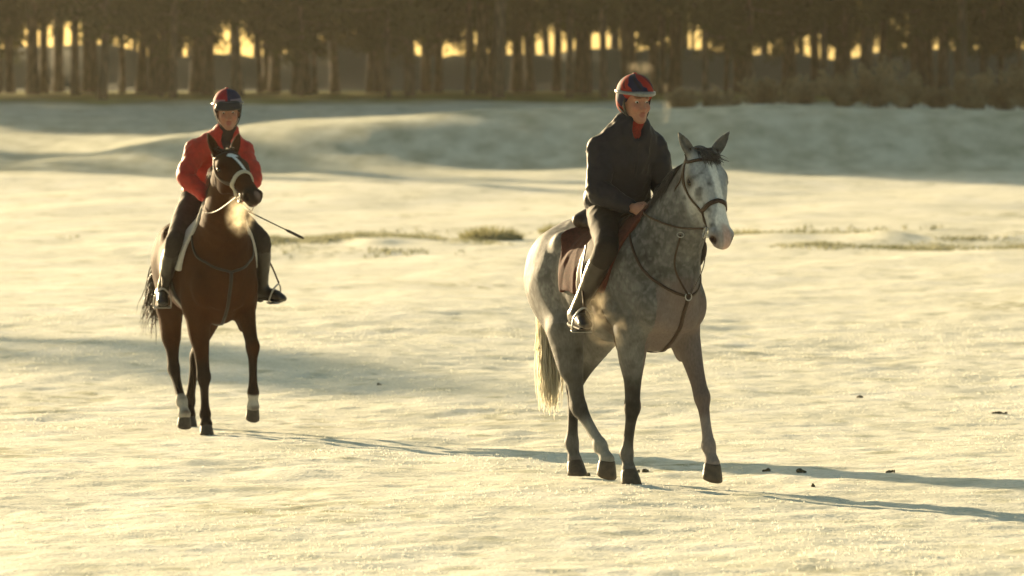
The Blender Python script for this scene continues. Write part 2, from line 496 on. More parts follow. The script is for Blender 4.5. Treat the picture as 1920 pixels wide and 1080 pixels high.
g_o = link('ground', gme, ground_mat()); g_o['kind'] = 'structure'; g_o['label'] = 'frost covered grass field rising to a low mound'

# frosted blades standing on the turf
def frost_blade_mat(name, c0, c1, tr=.5):
    m, nt, out = new_mat(name); L = nt.links
    tc = nd(nt, 'ShaderNodeTexCoord'); n = nd(nt, 'ShaderNodeTexNoise', Scale=1.3, Detail=4.0); L.new(tc.outputs['Object'], n.inputs['Vector'])
    r = ramp(nt, n.outputs[0], [(.35, c0), (.65, c1)])
    df = nd(nt, 'ShaderNodeBsdfDiffuse'); tl = nd(nt, 'ShaderNodeBsdfTranslucent'); L.new(r.outputs[0], df.inputs[0]); L.new(r.outputs[0], tl.inputs[0])
    x = nd(nt, 'ShaderNodeMixShader', Fac=tr); L.new(df.outputs[0], x.inputs[1]); L.new(tl.outputs[0], x.inputs[2]); L.new(x.outputs[0], out.inputs[0])
    return m
def blades(name, X, Y, hgt, wid, rng, mat, per=3, lean=.6):
    n = len(X); X = np.repeat(X, per); Y = np.repeat(Y, per); hgt = np.repeat(hgt, per) * rng.uniform(.5, 1.25, n * per); wid = np.repeat(wid, per)
    X = X + rng.normal(0, 1, n * per) * wid * 1.6; Y = Y + rng.normal(0, 1, n * per) * wid * 1.6
    Z = terrain(X, Y) - .004; a = rng.uniform(0, 2 * math.pi, n * per); la = rng.uniform(0, 2 * math.pi, n * per); ll = hgt * rng.uniform(.1, lean, n * per)
    dx, dy = np.cos(a) * wid, np.sin(a) * wid; lx, ly = np.cos(la) * ll, np.sin(la) * ll
    P = np.stack([np.stack([X - dx, Y - dy, Z], 1), np.stack([X + dx, Y + dy, Z], 1), np.stack([X + lx * .4 + dx * .6, Y + ly * .4 + dy * .6, Z + hgt * .6], 1), np.stack([X + lx, Y + ly, Z + hgt], 1), np.stack([X + lx * .4 - dx * .6, Y + ly * .4 - dy * .6, Z + hgt * .6], 1)], 1)
    i = np.arange(n * per)[:, None] * 5
    F = np.vstack([i + np.array([0, 1, 2]), i + np.array([0, 2, 4]), i + np.array([4, 2, 3])])
    return link(name, mesh_np(name, P.reshape(-1, 3), F, True), mat)
rng = np.random.default_rng(1)
def scatter(n, d0, d1, pw=1.0):
    y = d0 + (d1 - d0) * rng.uniform(0, 1, n) ** pw; return (rng.uniform(-1, 1, n)) * (y * .083 + 1.0), y
bx, by = scatter(34000, 26, 72, 1.15)
cl = fbm(bx * .8, by * .35, None, 15, 2) + .5 * fbm(bx * 4, by * 2, None, 16, 2); keep = cl > rng.uniform(-1.1, .9, len(bx)); bx, by, cl = bx[keep], by[keep], cl[keep]
MB_ = frost_blade_mat('frosted_blades', (.66, .65, .56), (.84, .83, .77), .35)
bo = blades('frosted_grass', bx, by, .008 + .006 * np.clip(cl, 0, 1.2) + by * .00006, .0020 + by * .00003, rng, MB_, 4)
tag(bo, 'short frosted grass blades covering the field', 'grass', kind='stuff')

# longer rough grass on the low ridges half way to the mound
n_ = 26000; ry = rng.normal(103, 2.6, n_); rx = rng.uniform(-9.5, 10, n_)
dens = np.clip(fbm(rx * .55, ry * .30, None, 71, 3) * 1.2 - .30 + .30 * (rx > 4.8) + .15 * (np.abs(rx + 1.8) < 1.6) - .9 * (rx < -4.2) - .4 * (np.abs(rx - 2.8) < 1.2), 0, 1); keep = rng.uniform(0, 1, n_) < dens
ro = blades('rough_grass', rx[keep], ry[keep], .03 + .06 * dens[keep], np.full(keep.sum(), .012), rng, frost_blade_mat('rough_blades', (.17, .18, .10), (.42, .41, .30), .3), 4, .9)
tag(ro, 'rough greyish green grass along the low ridges across the field', 'grass', kind='stuff')

# ---------------------------------------------------------------- pines beyond the field
def bark_mat():
    m, nt, out = new_mat('pine_bark'); L = nt.links
    tc = nd(nt, 'ShaderNodeTexCoord'); mp = nd(nt, 'ShaderNodeMapping', Scale=(9, 9, 2.2)); L.new(tc.outputs['Object'], mp.inputs[0])
    v = nd(nt, 'ShaderNodeTexVoronoi', Scale=1.0); L.new(mp.outputs[0], v.inputs['Vector'])
    r = ramp(nt, v.outputs['Distance'], [(.1, (.16, .11, .07)), (.6, (.05, .037, .026))])
    p = nd(nt, 'ShaderNodeBsdfPrincipled', Roughness=.9); L.new(r.outputs[0], p.inputs['Base Color'])
    b = nd(nt, 'ShaderNodeBump', Strength=.8, Distance=.03); b.invert = True; L.new(v.outputs['Distance'], b.inputs['Height']); L.new(b.outputs[0], p.inputs['Normal'])
    L.new(p.outputs[0], out.inputs[0]); return m
def needle_mat(name, c0, c1, tr=.3):
    m, nt, out = new_mat(name); L = nt.links
    tc = nd(nt, 'ShaderNodeTexCoord'); n = nd(nt, 'ShaderNodeTexNoise', Scale=.9, Detail=3.0); L.new(tc.outputs['Object'], n.inputs['Vector'])
    r = ramp(nt, n.outputs[0], [(.35, c0), (.65, c1)])
    df = nd(nt, 'ShaderNodeBsdfDiffuse'); tl = nd(nt, 'ShaderNodeBsdfTranslucent'); L.new(r.outputs[0], df.inputs[0]); L.new(r.outputs[0], tl.inputs[0])
    x = nd(nt, 'ShaderNodeMixShader', Fac=tr); L.new(df.outputs[0], x.inputs[1]); L.new(tl.outputs[0], x.inputs[2]); L.new(x.outputs[0], out.inputs[0]); return m
M_bark = bark_mat(); M_needle = needle_mat('pine_needles', (.030, .040, .016), (.075, .080, .030), .35)

def pine_meshes(seed, H=15.0, r0=.24, low=2.3):
    rng = np.random.default_rng(seed)
    bend = rng.normal(0, .12, (6, 2)); bend[0] = 0; zz = np.linspace(0, H, 6); sp = catmull([(b[0] * z / H * 3, b[1] * z / H * 3, z) for b, z in zip(bend, zz)], 4)
    rad = np.interp(sp[:, 2], [0, .25, .8, H * .6, H], [r0 * 1.35, r0 * 1.1, r0, r0 * .6, .04])
    parts = []; V, a, b = tube(sp, rad, 10); polys = [list(q) for q in a] + [list(q) for q in b]; VV = [V]; off = len(V)
    centre = lambda z: np.array([np.interp(z, sp[:, 2], sp[:, 0]), np.interp(z, sp[:, 2], sp[:, 1]), z])
    tips = []
    nb = 52
    for i in range(nb):
        z = low - .4 + (H - low) * (i / nb) ** 1.05 + rng.uniform(-.2, .2); an = rng.uniform(0, 2 * math.pi)
        Lb = np.interp(z, [low, low + 2.5, H * .7, H], [1.0, 2.5, 2.2, .5]) * rng.uniform(.6, 1.2); dr = rng.uniform(-.35, .1)
        c0 = centre(z); dv = np.array([math.cos(an), math.sin(an), dr]); P = [c0, c0 + dv * Lb * .5 + (0, 0, -.05), c0 + dv * Lb + (0, 0, .05 * Lb)]
        Vb, fa, fb = tube(catmull(P, 2), np.linspace(.045, .012, 5), 4); VV.append(Vb); polys += [[q + off for q in f] for f in list(fa) + list(fb)]; off += len(Vb)
        for t in np.linspace(.35, 1.05, 6): tips.append((c0 + dv * Lb * t + rng.normal(0, .12, 3), .42 * rng.uniform(.7, 1.2)))
    trunk = poly_mesh('pine_trunk', np.vstack(VV), polys)
    # needle clumps: spiky bursts of narrow blades
    C = np.array([t[0] for t in tips]); S = np.array([t[1] for t in tips]); n = 26
    C = np.repeat(C, n, 0); S = np.repeat(S, n); N = len(C)
    d = rng.normal(0, 1, (N, 3)); d /= np.linalg.norm(d, axis=1)[:, None]; st = C + d * (rng.uniform(.1, .8, N) * S)[:, None] + rng.normal(0, .10, (N, 3))
    dd = d * .6 + rng.normal(0, .5, (N, 3)); dd /= np.linalg.norm(dd, axis=1)[:, None]; sd = np.cross(dd, rng.normal(0, 1, (N, 3))); sd /= np.linalg.norm(sd, axis=1)[:, None]
    Ln = (S * rng.uniform(.45, .8, N))[:, None]; W = (S * .11)[:, None]
    P = np.stack([st - sd * W, st + sd * W, st + dd * Ln], 1).reshape(-1, 3); F = np.arange(N * 3).reshape(-1, 3)
    return trunk, mesh_np('pine_crown', P, F, False)

tvar = [pine_meshes(100 + i, 14.5 + i * .6, .09 + .032 * i, (2.1, 3.3, 2.7, 3.9)[i]) for i in range(4)]
trng = random.Random(4)
def place_pine(x, y, v, label, sc_=1.0):
    t, cr = tvar[v]; o = empty('pine_tree', (x, y, float(terrain(np.array([x]), np.array([y]), False)[0]) - .08), trng.uniform(0, 6.28)); o.scale = (sc_, sc_, sc_ * trng.uniform(.92, 1.08))
    tr = link('trunk', t, M_bark, o); link('crown', cr, M_needle, o)
    return tag(o, label, 'tree', 'pines of the wood beyond the field')
ORD = 'first second third fourth fifth sixth seventh eighth ninth tenth eleventh twelfth thirteenth fourteenth fifteenth sixteenth seventeenth eighteenth nineteenth twentieth'.split()
for row, (dep, gap, x0, x1) in enumerate(((201, 1.9, -46, 18), (206, 1.9, -44, 19), (212, 2.0, -40, 20), (219, 2.2, -36, 20), (228, 2.4, -26, 21), (238, 2.5, -25, 22), (274, 2.6, -26, 24), (284, 2.6, -27, 25))):
    x = x0; k = 0
    while x < x1:
        xx = x + trng.uniform(-1.0, 1.0); yy = dep + trng.uniform(-1.5, 1.8); px_ = 960 + xx / yy * 12000
        g0 = -9.5 - (yy - 155) * .60; small = 1.0
        if px_ < -60 and g0 < xx < g0 + 10.5 or xx < g0 - 8:
            x += gap; continue
        if xx < g0: small = .74                              # unseen end trees made short to limit how far they shade the field
        if row == 0 and 0 < px_ < 1920 and k < 20:
            lab = ORD[k] + ' pine from the left in the front row of the wood'; k += 1
        elif px_ < 0: lab = 'pine of the wood standing beyond the left edge of the view'
        else: lab = 'dark pine trunk deeper in the wood behind the front row'
        place_pine(xx, yy, trng.randrange(4), lab, small * trng.uniform(.82, 1.12)); x += gap
# a few pines nearer on the left, out of the frame: their long shadow lies across the field behind the bay horse
for k, (off_, top_, lab) in enumerate(((-1.1, 16.4, 'tall lone pine left of the field, the nearer of two'), (1.4, 16.8, 'tall lone pine left of the field, the farther of two'))):
    o = place_pine(-4.8 - .515 * 92 + .857 * off_, 60 + .857 * 92 + .515 * off_, k, lab, 1.1); o.scale[2] = (top_ - .5) / (14.5 + k * .6)

M = {}
M['grey_coat'] = simple('dapple_grey_coat', None, .65, .12, nscale=90, namp=.14, bump=.25, bscale=220, attr=True, stretch=(1, 1, .45))
M['bay_coat'] = simple('dark_bay_coat', None, .7, .03, nscale=80, namp=.14, bump=.15, bscale=220, attr=True, stretch=(1, 1, .45))
M['hoof_dark'] = simple('hoof_horn_dark', (.035, .028, .022), .55, .4, nscale=30, namp=.4, bump=.3, bscale=80)
M['hoof_brown'] = simple('hoof_horn_brown', (.06, .045, .032), .55, .4, nscale=30, namp=.4, bump=.3, bscale=80)
M['eye'] = simple('eye_dark', (.012, .006, .004), .12, .35, namp=.1)
M['mane_grey'] = hair_mat('mane_charcoal', (.03, .026, .024), (.10, .09, .085), .25)
M['mane_bay'] = hair_mat('mane_black_brown', (.02, .012, .008), (.07, .032, .014), .4)
M['tail_cream'] = hair_mat('tail_cream', (.90, .85, .72), (.97, .94, .86), .75)
M['tail_brown'] = hair_mat('tail_brown', (.03, .018, .01), (.09, .045, .02), .4)
M['leather'] = simple('brown_leather', (.035, .017, .010), .55, .3, nscale=60, namp=.3, bump=.15, bscale=200)
M['leather_black'] = simple('black_leather', (.012, .010, .009), .5, .35, nscale=60, namp=.3, bump=.12, bscale=200)
M['steel'] = simple('stirrup_steel', (.42, .41, .39), .4, .5, 1.0, nscale=40, namp=.1)
M['skin'] = simple('skin', None, .5, .4, nscale=120, namp=.06, attr=True, sub=.12)
M['eye_white'] = simple('eye_white', (.55, .52, .48), .2, .5, namp=.05)
M['jacket_dark'] = simple('navy_brown_waterproof', (.0075, .0075, .014), .62, .3, nscale=30, namp=.25, bump=.12, bscale=160)
M['jacket_red'] = simple('red_quilted_jacket', (.35, .017, .009), .62, .35, nscale=30, namp=.2, bump=.12, bscale=160)
M['scarf_red'] = simple('red_knit', (.22, .022, .016), .85, .2, nscale=90, namp=.3, bump=.5, bscale=260)
M['collar_dark'] = simple('dark_knit', (.03, .02, .02), .85, .2, nscale=90, namp=.3, bump=.5, bscale=260)
M['breeches_brown'] = simple('dark_brown_breeches', (.014, .010, .008), .8, .25, nscale=40, namp=.25, bump=.2, bscale=200)
M['breeches_black'] = simple('black_breeches', (.018, .014, .013), .8, .25, nscale=40, namp=.25, bump=.2, bscale=200)
M['boot_black'] = simple('black_boot_leather', (.014, .011, .010), .30, .5, nscale=20, namp=.3, bump=.12, bscale=120)
M['boot_brown'] = simple('dark_brown_boot_leather', (.024, .016, .011), .34, .5, nscale=20, namp=.3, bump=.12, bscale=120)
M['rubber'] = simple('boot_rubber', (.015, .013, .012), .7, .3, nscale=60, namp=.2)
M['silk'] = simple('helmet_silk', None, .75, .2, nscale=60, namp=.12, bump=.06, bscale=60, attr=True)
M['peak_black'] = simple('black_peak', (.014, .012, .012), .45, .4, namp=.15)
M['goggle_silver'] = simple('pale_goggle_band', (.17, .175, .18), .35, .5, nscale=50, namp=.2)
M['goggle_dark'] = simple('dark_goggle_band', (.06, .055, .06), .4, .5, nscale=50, namp=.2)
M['button_red'] = simple('red_button', (.35, .03, .02), .6, .4, namp=.1)
M['cloth_maroon'] = simple('maroon_saddle_cloth', (.075, .020, .014), .85, .2, nscale=50, namp=.3, bump=.35, bscale=240)
M['cloth_white'] = simple('white_saddle_cloth', (.42, .41, .38), .85, .2, nscale=50, namp=.12, bump=.3, bscale=240)
M['sheepskin'] = simple('pale_noseband', (.50, .46, .37), .9, .2, nscale=120, namp=.2, bump=.6, bscale=300)
M['web'] = simple('pale_rein_web', (.30, .26, .19), .75, .3, nscale=80, namp=.25)

# ---------------------------------------------------------------- horses (local axes: x forward, y left, z up)
def lerp(a, b, t): return np.asarray(a, float) + (np.asarray(b, float) - np.asarray(a, float)) * t

class HeadFrame:
    def __init__(s, P, u, roll=0):
        s.P = np.array(P, float); s.u = unit(u)
        z = V3(0, 0, 1); s.v = unit(z - s.u * z.dot(s.u)); s.w = np.cross(s.v, s.u)
        if roll:
            c, q = math.cos(roll), math.sin(roll)
            s.v, s.w = s.v * c + s.w * q, s.w * c - s.v * q
    k = 1.0; kw = 1.0
    def pt(s, u, v, w): return s.P + (s.u * u + s.v * v + s.w * w * s.kw) * s.k
    def loc(s, Q):
        q = (np.asarray(Q) - s.P) / s.k
        return q @ s.u, q @ s.v, q @ s.w / s.kw

def horse_body(c):
    B = Body(); sd = (0, 1, 0); wd = c.get('wide', 1.0)
    B.add(chain([(r[0], 0, r[2], r[3] * wd, r[4]) for r in [(-.88, 0, 1.27, .08, .11), (-.76, 0, 1.29, .19, .21), (-.56, 0, 1.29, .245, .285), (-.34, 0, 1.255, .26, .30), (-.10, 0, 1.20, .295, .33),
                 (.14, 0, 1.185, .29, .355), (.34, 0, 1.20, .245, .37), (.50, 0, 1.20, .20, .32), (.62, 0, 1.19, .15, .23), (.69, 0, 1.18, .10, .14)]], sd, 3), .02)
    B.add(chain([(.08, 0, 1.51, .06, .05), (.30, 0, 1.565, .05, .055), (.50, 0, 1.56, .05, .06)], sd, 3), .09)
    B.add(chain([(-.25, 0, 1.50, .05, .04), (-.46, 0, 1.555, .06, .04), (-.72, 0, 1.46, .05, .04)], sd, 2), .10)
    B.add(chain([(.30, 0, .93, .07, .09), (.48, 0, .90, .09, .08), (.62, 0, 1.0, .07, .07)], sd, 2), .08)
    sh = unit((.35, 0, -.94)); shn = unit((.94, 0, .35))
    B.both(lambda g: Ell((.44, g * .145 * wd, 1.20), (.30, .17, .10), (sh, shn, (0, 1, 0))), .07)
    B.both(lambda g: Ell((.61, g * .135 * wd, 1.09), (.085, .09, .13)), .06)
    B.both(lambda g: Ell((.655, g * .065, 1.04), (.065, .07, .11)), .03)
    B.both(lambda g: Ell((.40, g * .20 * wd, .99), (.12, .06, .12)), .05)
    B.both(lambda g: Ell((-.57, g * .13, 1.24), (.26, .13, .28), ((1, 0, -.3), (0, 1, 0), (.3, 0, 1))), .06)
    B.both(lambda g: Ell((-.36, g * .195, 1.47), (.06, .05, .045)), .09)
    # neck
    B.add(chain(c['neck'], sd, 4), .10)
    nk = c['neck']
    # legs
    lg = c.get('legs', 1.0)
    for key in ('RF', 'LF'):
        E, K, F, Cn = [np.array(q, float) for q in c[key]]
        rows = []
        for P, a, b in ((E, .082, .11), (lerp(E, K, .30), .066, .085), (lerp(E, K, .65), .047, .057), (lerp(E, K, .88), .042, .045), (K, .047, .050), (lerp(K, F, .14), .038, .040),
                        (lerp(K, F, .30), .029, .036), (lerp(K, F, .62), .026, .034), (lerp(K, F, .84), .030, .037), (F, .039, .043), (lerp(F, Cn, .5), .031, .034), (Cn, .041, .045)):
            rows.append((*P, a * lg, b * lg))
        B.add(chain(rows, sd, 3), .045)
        up = unit(E - K)
        B.add(Ell(E + V3(-.03, 0, -.0) - up * .08, (.16, .085, .055), (up, (1, 0, 0), (0, 1, 0))), .06)
        B.add(Ell(K + unit(K - F) * .03 + V3(-.042, 0, 0), (.02, .02, .018)), .03)
        B.add(Ell(F + V3(-.035, 0, -.005), (.022, .022, .022)), .03)
    for key in ('RH', 'LH'):
        S, Hk, F, Cn = [np.array(q, float) for q in c[key]]; g = -1 if key == 'RH' else 1
        B.add([Seg((-.54, g * .135, 1.22), S + V3(0, 0, .02), (.13, .22), (.09, .135), sd)], .06)
        rows = []
        for P, a, b in ((S, .088, .135), (lerp(S, Hk, .3), .068, .10), (lerp(S, Hk, .62), .047, .065), (lerp(S, Hk, .86), .036, .052), (Hk, .042, .060), (lerp(Hk, F, .15), .036, .048),
                        (lerp(Hk, F, .35), .029, .038), (lerp(Hk, F, .66), .027, .036), (lerp(Hk, F, .86), .031, .039), (F, .040, .045), (lerp(F, Cn, .5), .032, .036), (Cn, .042, .046)):
            rows.append((*P, a * lg, b * lg))
        B.add(chain(rows, sd, 3), .045)
        cn = unit(Hk - F); bk = np.cross(cn, (0, 1, 0)); bk = bk if bk[0] < 0 else -bk
        B.add(Seg(lerp(S, Hk, .72) + bk * .025, Hk + bk * .040 + cn * .045, (.016, .022), (.022, .026)), .035)
        B.add([Seg((-.76, g * .105, 1.20), lerp(S, Hk, .42) + bk * .05, (.085, .12), (.045, .05), sd)], .08)
        B.add(Ell(F + bk * .037, (.022, .022, .022)), .03)
    # head
    h = HeadFrame(c['poll'], c['u'], c.get('roll', 0)); h.kw = c.get('hs', 1.0); W = h.w; pt = h.pt; kw = h.kw
    R = [(-.035, -.045, .05, .05), (.05, -.05, .082, .082), (.14, -.058, .102, .098), (.22, -.064, .094, .10), (.31, -.068, .068, .085), (.41, -.073, .054, .070), (.50, -.080, .055, .062), (.57, -.088, .052, .052), (.60, -.092, .040, .038)]
    B.add(chain([(*pt(u, v, 0), a * kw, b) for u, v, a, b in R], W, 3), .05)
    B.both(lambda g: Ell(pt(.165, -.125, g * .052), (.125, .118, .036), (h.u, h.v, W)), .045)
    B.add(chain([(*pt(u, v, 0), a, b) for u, v, a, b in [(.12, -.17, .055, .06), (.25, -.165, .05, .05), (.40, -.142, .036, .036), (.50, -.138, .034, .027), (.565, -.138, .033, .026)]], W, 2), .035)
    B.both(lambda g: Ell(pt(.155, -.022, g * .082), (.045, .022, .024), (h.u, h.v, W)), .025)
    B.both(lambda g: Seg(pt(.22, -.082, g * .086), pt(.35, -.085, g * .060), .012, .008), .025)
    B.both(lambda g: Ell(pt(.175, -.052, g * .108), (.026, .017, .02), (h.u, h.v, W)), .012, True)
    B.both(lambda g: Ell(pt(.555, -.076, g * .042), (.046, .038, .030), (h.u, h.v, W)), .02)
    B.both(lambda g: Ell(pt(.586, -.076, g * .056), (.022, .019, .024), (h.u, h.v + .4 * h.u, W)), .008, True)
    B.add(Ell(pt(.575, -.115, 0), (.035, .022, .045), (h.u, h.v, W)), .02)
    B.both(lambda g: Seg(pt(.50, -.122, g * .058), pt(.62, -.121, g * .02), .005, .005), .01, True)
    # ears
    for g in (1, -1):
        e = c['ear'][g]; base = pt(.005, -.02, g * .052); d = unit(e)
        fw = unit(c.get('earface', h.v)); fw = unit(fw - d * fw.dot(d)); s_ = np.cross(d, fw)
        Lr = .185
        rows = [(*(base + d * Lr * t + s_ * 0), a, b) for t, a, b in ((0, .03, .03), (.3, .036, .026), (.55, .034, .021), (.8, .021, .013), (1, .005, .005))]
        B.add(chain(rows, s_, 3), .025)
        rows = [(*(base + d * Lr * t + fw * o), a, b) for t, a, b, o in ((.3, .020, .016, .022), (.55, .022, .016, .017), (.85, .010, .008, .008))]
        B.add(chain(rows, s_, 3), .006, True)
    return B, h

def hoof_mesh(name, C, F, pitch=0.0, sc=1.0):
    """C coronet centre, F fetlock; a wall that flares to a flat sole"""
    V, faces, m = [], [], 18
    rings = [(0.012, .044, 0.0), (0.0, .050, 0.002), (-.03, .055, .010), (-.062, .060, .022), (-.088, .063, .030), (-.090, .055, .030)]
    cp, sp = math.cos(pitch), math.sin(pitch)
    for z, r, x in rings:
        for j in range(m):
            a = 2 * math.pi * j / m
            fx = math.cos(a) * r * (1.12 if math.cos(a) > 0 else .92); fy = math.sin(a) * r
            p = V3((x + fx) * sc, fy * sc, z)
            if z > -.02: p[2] += -.018 * (1 - math.cos(a)) * .5
            V.append(np.asarray(C) + V3(p[0] * cp + p[2] * sp, p[1], -p[0] * sp + p[2] * cp))
    for i in range(len(rings) - 1):
        for j in range(m): faces.append((i * m + j, (i + 1) * m + j, (i + 1) * m + (j + 1) % m, i * m + (j + 1) % m))
    faces.append(tuple(range((len(rings) - 1) * m, len(rings) * m))[::-1]); faces.append(tuple(range(m)))
    return poly_mesh(name, V, faces)

def strands(name, roots, dirs, length, width, rng, segs=5, grav=.5, curl=.02, spread=.1, clear=None):
    """locks of hair: each a narrow tapering three-sided strand"""
    n = len(roots); P = np.array(roots, float); d = np.array([unit(q) for q in dirs]) + rng.normal(0, spread, (n, 3))
    nrm = lambda a: a / np.maximum(np.linalg.norm(a, axis=1), 1e-9)[:, None]
    d = nrm(d); L = (length * rng.uniform(.7, 1.1, n))[:, None]; w = width * rng.uniform(.6, 1.2, n); ph = rng.uniform(0, 6.28, n)
    sd = nrm(np.cross(d, rng.normal(0, 1, (n, 3)))); path = [P.copy()]
    for i in range(segs):
        d = nrm(d + V3(0, 0, -grav / segs * 2)); P = P + d * L / segs + sd * (np.sin(ph + i * 1.3) * curl * (i + 1) / segs)[:, None]
        path.append(P.copy())
    path = np.array(path)                                   # segs+1, n, 3
    if clear is not None:
        Q = path.reshape(-1, 3)
        for _ in range(2):
            dd = clear(Q); low = dd < .006
            Q[low] += grad(clear, Q[low]) * (.008 - dd[low])[:, None]
        path = Q.reshape(path.shape)
    up = np.cross(sd, d); V = np.zeros((n, segs + 1, 3, 3))
    for i in range(segs + 1):
        r = (w * (1 - .85 * (i / segs) ** 1.5))[:, None]
        V[:, i, 0] = path[i] - sd * r; V[:, i, 1] = path[i] + sd * r; V[:, i, 2] = path[i] + up * r * .6
    base = (np.arange(n) * (segs + 1) * 3)[:, None, None] + (np.arange(segs) * 3)[None, :, None]
    q = np.arange(3)[None, None, :]; q1 = (q + 1) % 3
    F = np.stack([base + q, base + q1, base + 3 + q1, base + 3 + q], -1).reshape(-1, 4)
    return mesh_np(name, V.reshape(-1, 3), F)

def strap(name, f, pts, w, t, mat, parent, off=.002, n=8, closed=False, base=None):
    P = catmull(pts, n) if not closed else catmull(list(pts) + [pts[0]], n)[:-1]
    P, N = onto(f, P, off)
    V, F = ribbon(P, N, w, t, closed)
    return link(name, mesh_np(name, V, F), mat, parent)

def loose(name, pts, r, mat, parent, n=8, m=6):
    return link(name, tube_mesh(name, catmull(pts, n), r, m), mat, parent)

def seg_dist(P, A, B):
    A, B = np.asarray(A), np.asarray(B); d = B - A
    t = np.clip(((P - A) @ d) / d.dot(d), 0, 1)
    return np.linalg.norm(P - A - t[:, None] * d, axis=1), t

def grey_coat(V, c, h):
    u, v, w = h.loc(V); n = len(V)
    n1 = fbm(V[:, 0] * 5, V[:, 1] * 5, V[:, 2] * 5, 3, 4); n2 = fbm(V[:, 0] * 24, V[:, 1] * 24, V[:, 2] * 24, 9, 3)
    dap = fbm(V[:, 0] * 19, V[:, 1] * 19, V[:, 2] * 19, 31, 3)
    wl = worley(V * 23 + .6 * np.stack([n2, n1, dap], 1), 5)
    spot = 1 - sstep(.22, .62, wl + .12 * n2)
    body = sstep(.75, 1.15, V[:, 2])
    col = np.full((n, 3), .105) * (1 + .30 * n1 + .14 * n2 + .30 * np.clip(dap, -.5, .6) + body * (.55 * spot - .18))[:, None]
    col *= (1 + .45 * sstep(.15, .6, -V[:, 0]) * sstep(.7, 1.0, V[:, 2]))[:, None]  # rump painted paler in the coat to stand in for sun on it
    col *= np.array([1.02, 1.0, .97])
    dark = np.zeros(n)
    for k in ('RF', 'LF', 'RH', 'LH'):
        E, K, F, Cn = [np.array(q, float) for q in c[k]]
        d, t = seg_dist(V, lerp(E, K, .35), F)
        m_ = (1 - sstep(.08, .13, d)) * sstep(.05, .35, t) * (1 - .75 * sstep(.75, 1.0, t))
        amt = {'RF': .92, 'LF': .92, 'RH': .62, 'LH': .95}[k]
        dark = np.maximum(dark, m_ * amt * (1 + .25 * n1))
        dk, _ = seg_dist(V, K, lerp(K, F, .12))
        dark = np.maximum(dark, (1 - sstep(.05, .12, dk)) * amt * 1.05)
    col *= (1 - .82 * np.clip(dark, 0, 1))[:, None]
    # light cannon on the leading foreleg, pale pasterns
    E, K, F, Cn = [np.array(q, float) for q in c['LF']]
    d, t = seg_dist(V, lerp(K, F, .3), Cn); m_ = (1 - sstep(.07, .10, d)) * sstep(0.0, .2, t)
    col = col + (np.array([.42, .41, .39]) - col) * (m_ * .8)[:, None]
    E, K, F, Cn = [np.array(q, float) for q in c['RH']]
    d, t = seg_dist(V, lerp(K, F, .25), Cn); m_ = (1 - sstep(.07, .10, d)) * sstep(0.0, .3, t)
    col = col + (np.array([.34, .33, .30]) - col) * (m_ * .7)[:, None]
    # neck front and throat darker (mottled)
    nd_ = sstep(.42, .70, V[:, 0]) * sstep(.95, 1.35, V[:, 2]) * (1 - sstep(-.06, .06, u))
    col *= (1 - nd_ * np.clip(.30 - .25 * n1, 0, .6))[:, None]
    # head
    hd, _ = seg_dist(V, h.pt(.04, -.05, 0), h.pt(.58, -.09, 0)); hd2, _ = seg_dist(V, h.pt(.15, -.13, 0), h.pt(.5, -.13, 0))
    hm = (1 - sstep(.105, .15, np.minimum(hd, hd2))) * sstep(-.03, .05, u)
    hc = np.array([.37, .38, .39]) * (1 + .16 * n2 - .65 * np.clip(dap * 1.4 - .10, 0, 1))[:, None]
    col = col + (hc - col) * (hm * .9)[:, None]
    bl = (1 - sstep(.014, .026, np.abs(w - .012 - .03 * (u - .2)) * (1 - .2 * sstep(.3, .45, u)) - .022 * sstep(.36, .5, u) - .004 * n2)) * sstep(.06, .12, u) * (v > -.10)
    col = col + (np.array([.74, .72, .68]) - col) * (bl * .9)[:, None]
    mz = sstep(.50, .58, u + .02 * n2) * (np.abs(w) < .2)
    col = col + (np.array([.16, .12, .11]) - col) * (mz * .75)[:, None]
    pk = mz * (1 - sstep(.012, .03, np.abs(w - .015))) * (v > -.13)
    col = col + (np.array([.52, .34, .29]) - col) * (pk * .8)[:, None]
    for g in (1, -1):
        d = np.linalg.norm(V - h.pt(.586, -.076, g * .052), axis=1)
        col = col + (np.array([.030, .016, .014]) - col) * (1 - sstep(.020, .034, d))[:, None]
        d = np.linalg.norm((V - h.pt(.175, -.052, g * .095)), axis=1)
        col = col + (np.array([.05, .045, .04]) - col) * ((1 - sstep(.026, .055, d)) * .85)[:, None]
    er = sstep(.01, .05, v) * (u < .06)
    tip = sstep(.10, .15, (V - h.P)[:, 2])
    col = col + (np.array([.10, .10, .105]) - col) * (er * (.35 + .5 * tip))[:, None]
    return np.clip(col, .01, .9)

